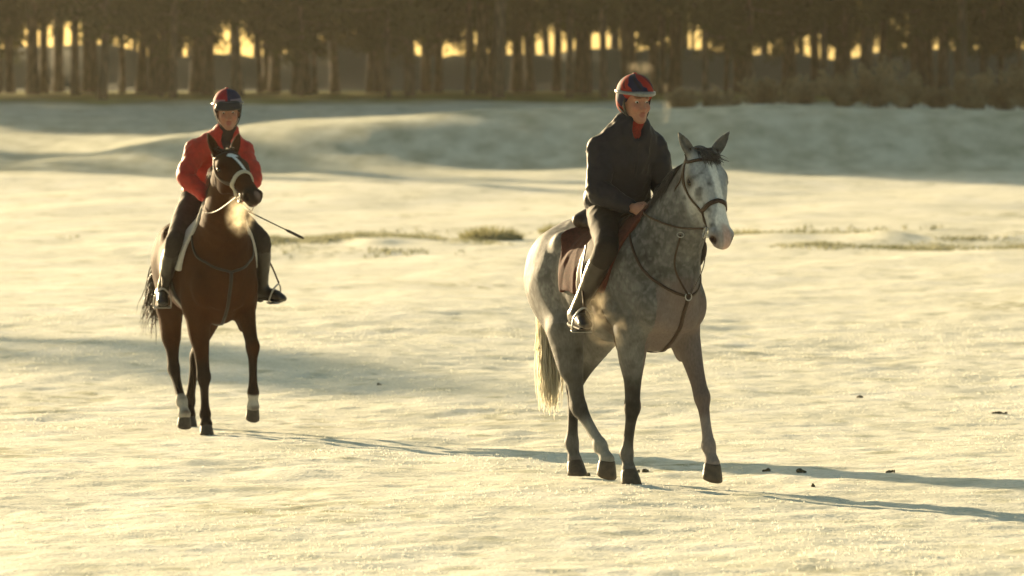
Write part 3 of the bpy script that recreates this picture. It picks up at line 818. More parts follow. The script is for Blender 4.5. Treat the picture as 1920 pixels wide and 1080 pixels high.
def bay_coat(V, c, h):
    u, v, w = h.loc(V); n = len(V)
    n1 = fbm(V[:, 0] * 5, V[:, 1] * 5, V[:, 2] * 5, 5, 3); n2 = fbm(V[:, 0] * 30, V[:, 1] * 30, V[:, 2] * 30, 12, 2)
    col = np.array([.042, .0140, .0047]) * (1 + .22 * n1 + .10 * n2)[:, None]
    dark = np.zeros(n)
    for k in ('RF', 'LF', 'RH', 'LH'):
        E, K, F, Cn = [np.array(q, float) for q in c[k]]
        d, t = seg_dist(V, lerp(E, K, .6), Cn)
        dark = np.maximum(dark, (1 - sstep(.08, .15, d)) * sstep(0, .3, t))
        if k in ('LF', 'RH'):
            d, t = seg_dist(V, lerp(F, Cn, .35 if k == 'LF' else -.1), Cn)
            m_ = (1 - sstep(.045, .06, d + .006 * n1)) * 1.0
            col = col + (np.array([.42, .39, .34]) - col) * m_[:, None]; dark *= (1 - m_)
    col = col + (np.array([.012, .009, .008]) - col) * (dark * .85)[:, None]
    # star and thin stripe
    st = 1 - sstep(.85, 1.1, np.hypot((u - .12) / .035, (w - .0) / (.036 * (1 - .5 * sstep(.13, .19, u)))) + .25 * n2)
    sp = (1 - sstep(.008, .015, np.abs(w + .008 - .14 * (u - .13)))) * sstep(.12, .14, u) * (1 - sstep(.30, .34, u))
    m_ = np.clip(st + sp, 0, 1) * (v > -.06) * (u < .4)
    col = col + (np.array([.78, .77, .75]) - col) * m_[:, None]
    mz = sstep(.47, .56, u) * (np.abs(w) < .2)
    col = col + (np.array([.016, .012, .011]) - col) * (mz * .8)[:, None]
    sn = mz * (1 - sstep(.012, .03, np.hypot(w - .01, (u - .60) * .7)))
    col = col + (np.array([.30, .2, .17]) - col) * (sn * .6)[:, None]
    return np.clip(col, .004, .9)

def build_horse(c):
    """returns root empty, body field and head frame; parts hang under the root"""
    rng = np.random.default_rng(c['seed'])
    B, h = horse_body(c)
    root = empty('horse', c['loc'], c['rz'])
    V, F = body_mesh(B, c.get('h', .0085), 1)
    me = mesh_np('horse_body', V, F); set_col(me, c['coat'](V, c, h))
    link('body', me, c['coat_mat'], root)
    f = B.points
    for g in (1, -1):
        link('eye', ball_mesh('eye', h.pt(.175, -.050, g * .095), (.027, .021, .020), (h.u, h.v, h.w)), M['eye'], root)
    for k, pitch in c['hoof'].items():
        link('hoof', hoof_mesh('hoof', c[k][3], c[k][2], pitch, c.get('hoof_s', 1.0)), c['hoof_mat'], root)
    # mane along the crest, falling to the off side
    nk = catmull([np.array(q)[:3] for q in c['neck']] , 30); T = np.gradient(nk, axis=0)
    roots, dirs = [], []
    N = len(nk)
    for i in range(c['mane_n']):
        j = int(rng.uniform(.08, 1) * (N - 1)); t = unit(T[j]); up = unit(np.cross(t, (0, 1, 0)) * -1)
        if up[0] > 0: up = -up
        roots.append(nk[j] + up * .34 + V3(0, rng.normal(0, .008), 0)); dirs.append(up * .35 + V3(0, c['mane_side'] * 1.0, -.2))
    roots, _ = onto(f, roots, .0)
    link('mane', strands('mane', roots, dirs, c['mane_len'], .007, rng, 5, .9, .012, .16, f), c['mane_mat'], root)
    roots, dirs = [], []
    for i in range(c['forelock'][0]):
        roots.append(h.pt(rng.uniform(-.03, .02), .03, rng.normal(0, .022))); dirs.append(h.u * .7 + h.v * .4 + h.w * rng.normal(c['forelock'][2], .4))
    roots, _ = onto(f, roots, .0)
    link('forelock', strands('forelock', roots, dirs, c['forelock'][1], .006, rng, 4, .25, .01, .2, f), c['mane_mat'], root)
    roots, dirs = [], []
    for i in range(c['tail_n']):
        roots.append(V3(-.86, 0, 1.40) + rng.normal(0, 1, 3) * (.02, .03, .035)); dirs.append(np.array(c['tail_dir']) + rng.normal(0, c.get('tail_spread', .12), 3))
    tl = strands('tail', roots, dirs, c['tail_len'], .009, rng, 9, c.get('tail_grav', 1.0), c.get('tail_curl', .035), .03)
    link('tail', tl, c['tail_mat'], root)
    return root, B, h

def cloth_shell(B, region, lo, hi, h, t0, extra=None):
    """a sheet that lies on the animal's back: the body's own surface, thickened, cut to a region"""
    D, o, ax = B.grid(h, lo, hi)
    p = (ax[0][:, None, None], ax[1][None, :, None], ax[2][None, None, :])
    R = region(p)
    S = -smin(-(D - t0), -np.broadcast_to(R, D.shape), .006)
    S = -smin(-S, D + .012, .003)
    if extra is not None:
        S = smin(S, extra(p).astype(np.float32), .02)
    return surfnet(S, o, h)

GREY = dict(seed=3, legs=1.09, loc=(.66, 39.0, 0.0), rz=math.radians(30 - 90), coat=grey_coat,
    neck=[(.40, 0, 1.33, .20, .30), (.58, .01, 1.50, .17, .25), (.71, .03, 1.68, .13, .20), (.79, .045, 1.82, .102, .16), (.84, .05, 1.90, .09, .13)],
    poll=(.87, .055, 2.005), u=(.60, -.09, -.79), hs=1.20, ear={1: (.12, .60, .8), -1: (.10, -.62, .8)}, earface=(1, 0, .2),
    RF=((.42, -.165, .93), (.385, -.145, .475), (.30, -.135, .19), (.325, -.135, .092)),
    LF=((.45, .165, 1.0), (.68, .165, .54), (.775, .155, .25), (.815, .155, .148)),
    RH=((-.35, -.18, .93), (-.25, -.145, .45), (-.01, -.135, .225), (.06, -.13, .140)),
    LH=((-.48, .18, .93), (-.79, .14, .55), (-.80, .13, .20), (-.765, .13, .09)),
    hoof=dict(RF=0.0, LF=.38, RH=.42, LH=0.0), mane_n=620, mane_side=-1, mane_len=.21, forelock=(70, .13, .3), tail_n=900, tail_len=.90, tail_dir=(-.06, .05, -.9), tail_grav=1.2, tail_spread=.055, tail_curl=.014)
BAY = dict(seed=8, loc=(-2.27, 47.5, -.105), rz=math.radians(16 - 90), coat=bay_coat,
    neck=[(.40, 0, 1.33, .205, .30), (.58, -.01, 1.52, .175, .245), (.71, -.03, 1.71, .13, .195), (.82, -.05, 1.88, .10, .155), (.88, -.055, 1.96, .085, .125)],
    legs=1.15, hoof_s=.84, wide=1.10, hs=1.16, poll=(.925, -.075, 2.075), u=(.88, .18, -.42), ear={1: (-.25, .34, .92), -1: (-.20, -.36, .92)}, earface=(1, .1, .1),
    RF=((.43, -.165, .90), (.50, -.135, .43), (.52, -.13, .155), (.55, -.13, .088)),
    LF=((.45, .165, 1.02), (.70, .185, .655), (.675, .195, .315), (.665, .197, .215)),
    RH=((-.42, -.18, .92), (-.42, -.15, .46), (-.20, -.14, .22), (-.135, -.135, .125)),
    LH=((-.48, .17, .93), (-.80, .11, .53), (-.84, .07, .19), (-.80, .06, .09)),
    hoof=dict(RF=0.0, LF=.55, RH=.35, LH=0.0), mane_n=480, mane_side=-1, mane_len=.16, forelock=(40, .08, -.3), tail_n=300, tail_len=.68, tail_dir=(-.45, -.42, -.55), tail_grav=.9)

# ---------------------------------------------------------------- riders
class Pose:
    pass

def hand_parts(B, wrist, palm_dir, back, g, curl=1.0, thumb=1):
    """a closed fist: palm, four fingers folded round a rein, thumb on top. back = direction of the knuckles' back, g=+1 left hand"""
    d = unit(palm_dir); b = unit(np.asarray(back) - d * np.dot(back, d)); s = unit(np.cross(d, b)) * g     # s: towards the thumb side
    c = np.asarray(wrist) + d * .055
    B.add(Seg(np.asarray(wrist), c, (.026, .021), (.037, .018), s), .015)
    B.add(Ell(c + d * .005, (.042, .016, .036), (d, b, s)), .012)
    for i, (o, L) in enumerate(((.030, .95), (.010, 1.05), (-.010, 1.0), (-.029, .82))):
        k = c + d * .040 + s * o + b * .006
        p1 = k + (d * .55 - b * .75) * .036 * L; p2 = p1 + (-d * .75 - b * .62) * .024 * L; p3 = p2 + (-d * .75 + b * .35) * .018 * L
        for a, e, r0, r1 in ((k, p1, .0105, .0095), (p1, p2, .0095, .009), (p2, p3, .009, .0075)): B.add(Seg(a, e, r0 * (.9 if i == 3 else 1), r1 * (.9 if i == 3 else 1)), .004)
    t0 = c - d * .020 + s * .030 - b * .006; t1 = t0 + d * .032 + s * .014 - b * .010; t2 = t1 + d * .028 - s * .006 - b * .006
    B.add(Seg(t0, t1, .014, .0115), .010); B.add(Seg(t1, t2, .0115, .009), .004)
    return c

def person_head(B, h):
    """h: frame with u forward, v up, w left; origin at eye level in the skull's middle"""
    pt = h.pt; ax = (h.u, h.v, h.w)
    B.add(Ell(pt(-.012, .035, 0), (.098, .100, .077), ax), .02)
    B.add(Ell(pt(.030, -.040, 0), (.060, .080, .058), ax), .03)
    B.both(lambda g: Seg(pt(-.01, -.060, g * .052), pt(.062, -.105, g * .016), .020, .018), .025)
    B.add(Ell(pt(.073, -.110, 0), (.020, .017, .021), ax), .02)
    B.add(chain([(*pt(.082, .014, 0), .008, .010), (*pt(.098, -.018, 0), .010, .011), (*pt(.110, -.042, 0), .014, .012)], h.w, 2), .014)
    B.both(lambda g: Ell(pt(.097, -.046, g * .012), (.012, .008, .008), ax), .006)
    B.both(lambda g: Seg(pt(.086, .024, g * .010), pt(.074, .024, g * .044), .010, .009), .014)
    B.both(lambda g: Ell(pt(.096, .002, g * .032), (.020, .011, .017), ax), .010, True)
    B.both(lambda g: Ell(pt(.064, -.034, g * .040), (.026, .022, .022), ax), .025)
    B.add(Ell(pt(.086, -.068, 0), (.013, .008, .023), ax), .008)
    B.add(Ell(pt(.083, -.084, 0), (.012, .009, .019), ax), .008)
    B.add(Ell(pt(.100, -.0755, 0), (.014, .0035, .018), ax), .003, True)
    B.both(lambda g: Ell(pt(-.005, -.010, g * .078), (.016, .030, .010), ax), .01)

def face_cols(V, h, skin, hair):
    u, v, w = h.loc(V); n = len(V)
    col = np.tile(np.array(skin), (n, 1)); nz = fbm(V[:, 0] * 60, V[:, 1] * 60, V[:, 2] * 60, 4, 2)
    col *= (1 + .06 * nz)[:, None]
    def put(m, c): 
        nonlocal col
        col = col + (np.array(c) - col) * m[:, None]
    put((1 - sstep(.7, 1.1, np.sqrt(((u - .07) / .05) ** 2 + ((v + .035) / .025) ** 2 + ((np.abs(w) - .042) / .022) ** 2))) * .45, (.38, .13, .09))
    put((1 - sstep(.7, 1.1, np.sqrt(((u - .09) / .03) ** 2 + ((v + .076) / .018) ** 2 + (w / .025) ** 2))) * .7, (.27, .07, .06))
    put((1 - sstep(.6, 1.1, np.sqrt(((u - .09) / .03) ** 2 + ((v - .026) / .007) ** 2 + ((np.abs(w) - .031) / .019) ** 2))) * .75, hair)
    put((1 - sstep(.7, 1.1, np.sqrt(((u - .115) / .02) ** 2 + ((v + .045) / .016) ** 2 + (w / .016) ** 2))) * .35, (.38, .12, .09))
    return col

def wrinkle(V, F, amp, sc, s, stretch=(1, 1, 1)):
    """cloth folds: push the surface along its normals with stretched ridged noise"""
    A, B_, C, D_ = (V[F[:, i]] for i in range(4)); fn = np.cross(C - A, D_ - B_); N = np.zeros_like(V)
    for i in range(4): np.add.at(N, F[:, i], fn)
    N /= np.maximum(np.linalg.norm(N, axis=1), 1e-9)[:, None]
    q = V * np.array(stretch) * sc
    n = 1 - 2 * np.abs(fbm(q[:, 0], q[:, 1], q[:, 2], s, 2)); n2 = fbm(q[:, 0] * .45, q[:, 1] * .45, q[:, 2] * .45, s + 5, 2)
    return V + N * (amp * (.6 * n + .9 * n2))[:, None]

def limb(B, pts, k=.03, side=(0, 1, 0)):
    B.add(chain(pts, side, 3), k)

def build_rider(c, horse_root):
    root = empty('person', horse_root.location, horse_root.rotation_euler[2])
    p = c['pose']; base = np.array(p['pelvis'], float); rz = horse_root.rotation_euler[2]
    off = V3(base[0] * math.cos(rz) - base[1] * math.sin(rz), base[0] * math.sin(rz) + base[1] * math.cos(rz), base[2])
    root.location = tuple(np.array(horse_root.location) + off)
    def put(name, V, F, mat, col=None, parent=root):
        me = mesh_np(name, V - base, F)
        if col is not None: set_col(me, col)
        return link(name, me, mat, parent)
    P, Ch, Nk, Hd = [np.array(p[k], float) for k in ('pelvis', 'chest', 'neck', 'head')]
    h = HeadFrame(Hd, p['look'], p.get('tilt', 0)); w = unit(np.array(p['sho'][1]) - np.array(p['sho'][-1]))
    # body: head, neck, hands and the limbs inside the clothes, one surface
    B = Body()
    B.add(chain([(*P, .14, .10), (*lerp(P, Ch, .5), .12, .09), (*Ch, .14, .10), (*lerp(Ch, Nk, .7), .11, .075), (*Nk, .055, .055)], w, 3), .02)
    B.add(Seg(Nk - V3(0, 0, .03), h.pt(-.02, -.05, 0), .056, .056), .03)
    person_head(B, h)
    for g in (1, -1):
        S, E, Wr = np.array(p['sho'][g]), np.array(p['elb'][g]), np.array(p['wri'][g])
        B.add([Seg(S, E, .045, .035), Seg(E, Wr, .036, .024)], .03)
        hand_parts(B, Wr, p['palm'][g], p['back'][g], g)
        Hp, K, A = np.array(p['hip'][g]), np.array(p['knee'][g]), np.array(p['ank'][g])
        B.add([Seg(Hp, K, .07, .045), Seg(K, A, .045, .03)], .03)
        B.add(Seg(A, np.array(p['toe'][g]), .025, .018), .02)
    V, F = body_mesh(B, .005, 1)
    put('body', V, F, M['skin'], face_cols(V, h, c['skin'], c['brow']))
    for g in (1, -1):
        o = link('eye', ball_mesh('eye', h.pt(.070, .001, g * .032) - base, .0125), M['eye_white'], root)
        link('iris', ball_mesh('iris', h.pt(.0785, .0, g * .0335) - base, (.005, .0065, .0065), (h.u, h.v, h.w)), M['eye'], o)
    # jacket
    J = Body(); fat = c.get('fat', 0)
    J.add(chain([(*(P + V3(0, 0, .02)), .185 + fat, .15), (*lerp(P, Ch, .35), .155 + fat, .14), (*lerp(P, Ch, .75), .16 + fat, .14), (*Ch, .168 + fat, .135), (*lerp(Ch, Nk, .45), .16, .118), (*lerp(Ch, Nk, .85), .09, .085)], w, 3), .02)
    J.add(Seg(lerp(Ch, Nk, .9), lerp(Nk, h.pt(-.015, -.10, 0), .42), (.076, .076), (.078, .080), w), .03)
    for g in (1, -1):
        S, E, Wr = np.array(p['sho'][g]), np.array(p['elb'][g]), np.array(p['wri'][g])
        J.add(Seg(lerp(Nk, S, .2) + V3(0, 0, .005), S, .078, .084), .07)
        J.add(chain([(*S, .085, .09), (*lerp(S, E, .5), .075, .08), (*E, .068, .072), (*lerp(E, Wr, .45), .063, .063), (*lerp(E, Wr, .85), .052, .05), (*(lerp(E, Wr, 1.0)), .040, .038)], (0, 1, 0), 3), .014)
    J.add([Seg(Wr2, Wr2 + unit(np.array(p['palm'][g])) * .05, .030, .034) for g in (1, -1) for Wr2 in [np.array(p['wri'][g])]], .004, True)
    J.add(Seg(h.pt(-.01, -.06, 0), lerp(Nk, h.pt(-.015, -.1, 0), .35), .062, .055), .006, True)
    fr0 = unit(np.cross(w, unit(Nk - P))); fr0 = fr0 if fr0[0] > 0 else -fr0
    J.add(Ell(lerp(Nk, h.pt(0, -.1, 0), .45) + fr0 * .085, (.055, .062, .075), (fr0, w, np.cross(fr0, w))), .012, True)
    V, F = body_mesh(J, .0075, 1)
    V = wrinkle(V, F, c.get('fold', .010), 8.0, c['seed'], (1, 1, .55)); V = wrinkle(V, F, .007, 17.0, c['seed'] + 3, (.8, 1, 1.1))
    jk = put('jacket', V, F, c['jacket'])
    zc = [lerp(P, Ch, t) + unit(np.cross(w, Nk - P)) * -.0 for t in np.linspace(.1, 1, 5)]
    fr = unit(np.cross(w, unit(Nk - P)));  fr = fr if fr[0] > 0 else -fr
    ZP, ZN = onto(J.points, np.array([q + fr * .14 for q in zc] + [lerp(Ch, Nk, .75) + fr * .10]), .004)
    ZP = catmull(ZP, 5); _, ZN = onto(J.points, ZP, .004, 1)
    Vr, Fr = ribbon(ZP, ZN, .022, .006); put('zip_placket', Vr, Fr, c['jacket'], parent=jk)
    # neck warmer / scarf
    S_ = Body(); S_.add(chain([(*(Nk - V3(0, 0, .06)), .074, .078), (*lerp(Nk, h.pt(-.015, -.1, 0), .0), .072, .074), (*lerp(Nk, h.pt(-.012, -.1, 0), .5), .070, .074), (*h.pt(.0, -.105, 0), .060, .066)], w, 3), .01)
    V, F = body_mesh(S_, .006, 1); V = wrinkle(V, F, .004, 16, 8, (.5, .5, 1.6)); put('neck_warmer', V, F, c['scarf'])
    # breeches
    T = Body()
    T.add(Ell(P + V3(-.01, 0, -.01), (.155, .185, .135)), .03)
    for g in (1, -1):
        Hp, K, A = np.array(p['hip'][g]), np.array(p['knee'][g]), np.array(p['ank'][g])
        T.add(chain([(*Hp, .105, .115), (*lerp(Hp, K, .35), .098, .10), (*lerp(Hp, K, .75), .077, .08), (*K, .068, .072), (*lerp(K, A, .2), .060, .068)], (0, 1, 0), 3), .045)
    V, F = body_mesh(T, .0075, 1); V = wrinkle(V, F, .006, 11, c['seed'] + 9, (1, 1, .7)); put('breeches', V, F, c['breeches'])
    # boots
    for g in (1, -1):
        K, A, To = np.array(p['knee'][g]), np.array(p['ank'][g]), np.array(p['toe'][g]); fd = unit(To - A)
        Bt = Body(); hl = A - fd * .055 + V3(0, 0, -.055); sd = np.cross(fd, (0, 0, 1)); dn = unit(np.cross(fd, sd)); dn = dn if dn[2] < 0 else -dn
        Bt.add(chain([(*lerp(K, A, .12), .062, .070), (*lerp(K, A, .35), .062, .070), (*lerp(K, A, .7), .047, .052), (*A, .043, .05)], (0, 1, 0), 3), .02)
        Bt.add(chain([(*(A - fd * .03 + dn * .035), .036, .040), (*lerp(A, To, .5), .040, .040), (*lerp(A, To, .85), .043, .030), (*To, .033, .022)], sd, 3), .04)
        V, F = body_mesh(Bt, .006, 1); V = wrinkle(V, F, .0025, 16, 31, (1, 1, 1))
        b = put('boot', V, F, c['boot'])
        so = Body(); so.add([Seg(A - fd * .035 + dn * .078, lerp(A, To, .9) + dn * .030, (.036, .010), (.042, .010), sd), Seg(A - fd * .045 + dn * .078, A + fd * .01 + dn * .078, (.034, .020), (.034, .020), sd)], .01)
        V, F = body_mesh(so, .006, 1); put('sole', V, F, M['rubber'], parent=b)
    # helmet with silk, harness
    Hm = Body(); ax = (h.u, h.v, h.w)
    Hm.add(Ell(h.pt(-.010, .058, 0), (.132, .115, .108), ax), .01)
    Hm.add(Ell(h.pt(-.045, -.005, 0), (.085, .085, .098), ax), .03)
    D, o, gx = Hm.grid(.005)
    q = [gx[0][:, None, None] - h.P[0], gx[1][None, :, None] - h.P[1], gx[2][None, None, :] - h.P[2]]
    uu = sum(q[i] * h.u[i] for i in range(3)); vv = sum(q[i] * h.v[i] for i in range(3))
    cut = np.minimum((vv - .040), 9) ; cut = np.where(uu < .045, vv - (-.05 + (uu + .03) * 1.2), cut); cut = np.maximum(cut, vv - .040)
    Dc = -smin(-D, cut.astype(np.float32), .012)
    V, F = surfnet(Dc, o, .005); V = relax(V, F, 2)
    hm = put('helmet', V, F, M['silk'], c['silk'](V, h))
    pom = h.pt(-.012, .172, 0)
    link('top_button', ball_mesh('top_button', pom - base, (.014, .014, .010)), c['button'], hm)
    pk = Body()
    if c['peak'] == 'peak':
        rows = [(*h.pt(.10 + .052 * math.cos(a), .040 - .010 * math.cos(a), .092 * math.sin(a)), .010, .010) for a in np.linspace(-1.45, 1.45, 9)]
        pk.add(chain(rows, h.v, 2), .01)
        pk.add(Ell(h.pt(.088, .062, 0), (.060, .036, .094), (h.u - .22 * h.v, h.v + .22 * h.u, h.w)), .02)
        V, F = body_mesh(pk, .005, 1); put('peak', V, F, M['peak_black'], parent=hm)
    # goggles band worn round the shell
    rows = []
    for a in np.linspace(-1.9, 1.9, 21):
        cc, ss = math.cos(a), math.sin(a); rows.append(h.pt(-.010 + .137 * cc, .062 + (.012 if c['peak'] == 'peak' else -.012) * cc, .1125 * ss))
    Nn = np.array([unit(r - h.pt(-.01, .06, 0)) for r in rows]); wd = [.020 + (c['gog'] * sstep(.95, .3, abs(a))) for a in np.linspace(-1.9, 1.9, 21)]
    Vr, Fr = ribbon(np.array(rows) , Nn, np.array(wd, float), .008); put('goggles', Vr, Fr, c['gogmat'], parent=hm)
    for g in (1, -1):
        pts = [h.pt(.02, .035, g * .092), h.pt(.012, -.02, g * .085), h.pt(.02, -.075, g * .071), h.pt(.045, -.118, g * .030), h.pt(.052, -.128, 0)]
        Pp = catmull(pts, 5); Nn = np.array([unit(r - h.pt(.0, -.03, 0)) for r in Pp]); Vr, Fr = ribbon(Pp, Nn, .020, .005); put('chin_strap', Vr, Fr, M['leather_black'], parent=hm)
        pts = [h.pt(-.06, .0, g * .094), h.pt(-.03, -.04, g * .088), h.pt(.012, -.07, g * .075)]
        Pp = catmull(pts, 5); Nn = np.array([unit(r - h.pt(.0, -.03, 0)) for r in Pp]); Vr, Fr = ribbon(Pp, Nn, .018, .005); put('chin_strap', Vr, Fr, M['leather_black'], parent=hm)
    return root, h

# ---------------------------------------------------------------- tack
def ring_mesh(name, c, n, R, r, m=16, k=6):
    n = unit(n); a = unit(np.cross(n, (0, 0, 1) if abs(n[2]) < .9 else (1, 0, 0))); b = np.cross(n, a); V, F = [], []
    for i in range(m):
        t = 2 * math.pi * i / m; d = a * math.cos(t) + b * math.sin(t)
        for j in range(k):
            q = 2 * math.pi * j / k; V.append(np.asarray(c) + d * (R + r * math.cos(q)) + n * r * math.sin(q))
    for i in range(m):
        for j in range(k): F.append((i * k + j, ((i + 1) % m) * k + j, ((i + 1) % m) * k + (j + 1) % k, i * k + (j + 1) % k))
    return poly_mesh(name, V, F)

def local_empty(name, root):
    o = empty(name, root.location, root.rotation_euler[2]); return o

def build_bridle(c, root, B, h):
    f = B.points; o = local_empty('bridle', root); pt = h.pt; lt = c['bridle_mat']
    for g in (1, -1):
        strap('cheek_strap', f, [pt(-.035, .02, g * .02), pt(.0, -.02, g * .085), pt(.05, -.06, g * .10), pt(.17, -.11, g * .10), pt(.32, -.112, g * .08), pt(.485, -.118, g * .06)], .020, .005, lt, o)
        strap('noseband_strap', f, [pt(.0, -.03, g * .09), pt(.12, -.12, g * .11), pt(.27, -.10, g * .09), pt(c['nb'], -.08, g * .08)], .014, .004, lt, o)
        b = pt(.497, -.124, g * .064)
        link('bit_ring', ring_mesh('bit_ring', b, h.w + .3 * h.u, .032, .0045), M['steel'], o)
    ring = [pt(.065, .06, 0), pt(.055, .0, .08), pt(.035, -.03, .10)]
    strap('browband', f, [pt(.03, -.035, -.10), pt(.055, .0, -.085), pt(.072, .06, -.03), pt(.072, .06, .03), pt(.055, .0, .085), pt(.03, -.035, .10)], .022, .006, lt, o)
    n = c['nb']
    strap('noseband', f, [pt(n - .01, .04, 0), pt(n - .005, -.0, .05), pt(n + .005, -.08, .08), pt(n + .02, -.16, .05), pt(n + .025, -.20, 0), pt(n + .02, -.16, -.05), pt(n + .005, -.08, -.08), pt(n - .005, -.0, -.05)],
          c['nbw'], c['nbt'], c['nb_mat'], o, closed=True, n=5)
    strap('throat_lash', f, [pt(.03, -.05, .10), pt(.09, -.14, .10), pt(.11, -.22, .06), pt(.11, -.26, 0), pt(.11, -.22, -.06), pt(.09, -.14, -.10), pt(.03, -.05, -.10)], .012, .004, lt, o, n=5)
    for g in (1, -1):
        b = pt(.497, -.124, g * .064) - unit(h.u) * .03; hd = np.array(c['hand'][g])
        mid = [np.array(q, float) for q in c['rein_mid'][g]]
        P = catmull([b] + mid + [hd], 8)
        out = np.tile(V3(0, g, 0), (len(P), 1)); d = f(P); low = d < .012
        if low.any(): P[low] += grad(f, P[low]) * (.014 - d[low])[:, None]
        Vr, Fr = ribbon(P, out, c.get('rein_w', .013), .003); link('rein', mesh_np('rein', Vr, Fr), c['rein_mat'], o)
        # slack of the rein hanging from the hand
        e = np.array(c['rein_end'], float); P = catmull([hd, lerp(hd, e, .5) + V3(.0, g * .05, -.03), e], 8); d = f(P); low = d < .012
        if low.any(): P[low] += grad(f, P[low]) * (.014 - d[low])[:, None]
        Vr, Fr = ribbon(P, np.tile(V3(0, g, 0), (len(P), 1)), .020, .005); link('rein', mesh_np('rein', Vr, Fr), c['rein_mat'], o)
    return o

def build_saddle(c, root, B):
    f = B.points; o = local_empty('saddle', root)
    def flap(p):
        a, z = p[0], p[2]
        a0 = .0 + (1.5 - z) * .10; a1 = .27 + (1.55 - z) * .10 - np.maximum(0, 1.28 - z) * .8
        return np.maximum(np.maximum(a0 - a, a - a1), 1.12 - z) + 0 * p[1]
    V, F = cloth_shell(B, flap, (-.4, -.42, .98), (.6, .42, 1.75), .008, .038)
    link('flap', mesh_np('flap', V, F), c['saddle_mat'], o)
    S = Body()
    S.add(chain([(-.30, 0, 1.60, .15, .035), (-.20, 0, 1.575, .15, .04), (-.02, 0, 1.56, .13, .04), (.14, 0, 1.60, .10, .045), (.24, 0, 1.645, .075, .045)], (0, 1, 0), 3), .02)
    S.add(chain([(-.27, -.13, 1.59, .04), (-.32, 0, 1.635, .04), (-.27, .13, 1.59, .04)], (0, 1, 0), 3), .04)
    V, F = body_mesh(S, .008, 1); link('seat', mesh_np('seat', V, F), c['saddle_mat'], o)
    th = np.linspace(0, 2 * math.pi, 17)[:-1]
    strap('girth', f, [V3(.20, .42 * math.sin(t), 1.16 + .42 * math.cos(t)) for t in th], .085, .010, c['girth_mat'], o, closed=True, n=3)
    for g in (1, -1):
        A, To = np.array(c['pose']['ank'][g], float), np.array(c['pose']['toe'][g], float); fd = unit(To - A); up = V3(0, 0, 1); up = unit(up - fd * up.dot(fd)); s_ = np.cross(up, fd)
        ball = lerp(A, To, .62) - up * .062
        top = ball + up * .155
        st = V3(.10, g * .30, 1.45); P = catmull([st, lerp(st, top, .5) + V3(.01, g * .03, 0), top], 8); d = f(P); low = d < .05
        if low.any(): P[low] += grad(f, P[low]) * (.055 - d[low])[:, None]
        Vr, Fr = ribbon(P, np.tile(V3(0, g, 0), (len(P), 1)), .025, .005); link('stirrup_leather', mesh_np('stirrup_leather', Vr, Fr), M['leather'], o)
        arch = [ball + s_ * x + up * z for x, z in ((-.062, 0), (-.064, .04), (-.055, .09), (-.030, .130), (0, .148), (.030, .130), (.055, .09), (.064, .04), (.062, 0))]
        ir = link('stirrup_iron', tube_mesh('stirrup_iron', catmull(arch, 4), .0065, 8), M['steel'], o)
        tr = Body(); tr.add(Seg(ball - s_ * .062, ball + s_ * .062, (.022, .006), (.022, .006), fd), .01); V, F = body_mesh(tr, .005, 0)
        link('tread', mesh_np('tread', V, F), M['steel'], ir)
    return o

def build_cloth(c, root, B):
    o = local_empty('saddle_cloth', root); q = c['cloth']
    def reg(p):
        a, z = p[0], p[2]
        wv = .012 * np.sin(a * 19 + p[1] * 7) + .006 * np.sin(z * 31)
        a0 = q['a0'] + (z - 1.3) * q.get('s0', 0); a1 = q['a1'] + (z - 1.17) * q['s1']
        d = np.maximum(np.maximum(a0 - a, a - a1), q['z0'] + wv - z)
        return d + 0 * p[1]
    V, F = cloth_shell(B, reg, (-.6, -.42, .95), (.8, .42, 1.72), .0075, .020)
    V = wrinkle(V, F, .005, 9, c['seed'] + 40, (1, 1, .6))
    link('cloth_sheet', mesh_np('cloth_sheet', V, F), q['mat'], o)
    return o

def build_breastplate(c, root, B):
    f = B.points; o = local_empty('breastplate', root); cn = V3(.74, 0, c['bp'])
    for g in (1, -1):
        strap('neck_strap', f, [(.30, g * .12, 1.62), (.45, g * .22, 1.50), (.60, g * .24, 1.33), (.70, g * .14, c['bp'] + .06), tuple(cn)], .018, .005, c['bp_mat'], o)
    strap('chest_strap', f, [tuple(cn), (.72, 0, c['bp'] - .15), (.64, 0, .90), (.52, 0, .80), (.36, 0, .78), (.22, 0, .76)], .026, .006, c['bp_mat'], o)
    if c.get('martingale'): link('chest_ring', ring_mesh('chest_ring', onto(f, [cn], .008)[0][0], (1, 0, 0), .022, .004), M['steel'], o)
    if c.get('martingale'):
        for g in (1, -1):
            P = catmull([onto(f, [cn], .01)[0][0], *[np.array(q, float) * (1, g, 1) for q in c['martingale']]], 8); d = f(P); low = d < .008
            if low.any(): P[low] += grad(f, P[low]) * (.010 - d[low])[:, None]
            Vr, Fr = ribbon(P, np.tile(unit((.4, g, 0)), (len(P), 1)), .014, .004); link('martingale_strap', mesh_np('martingale_strap', Vr, Fr), c['bp_mat'], o)
            link('rein_ring', ring_mesh('rein_ring', P[-1], (.6, g * .3, .6), .020, .0035), M['steel'], o)
    return o

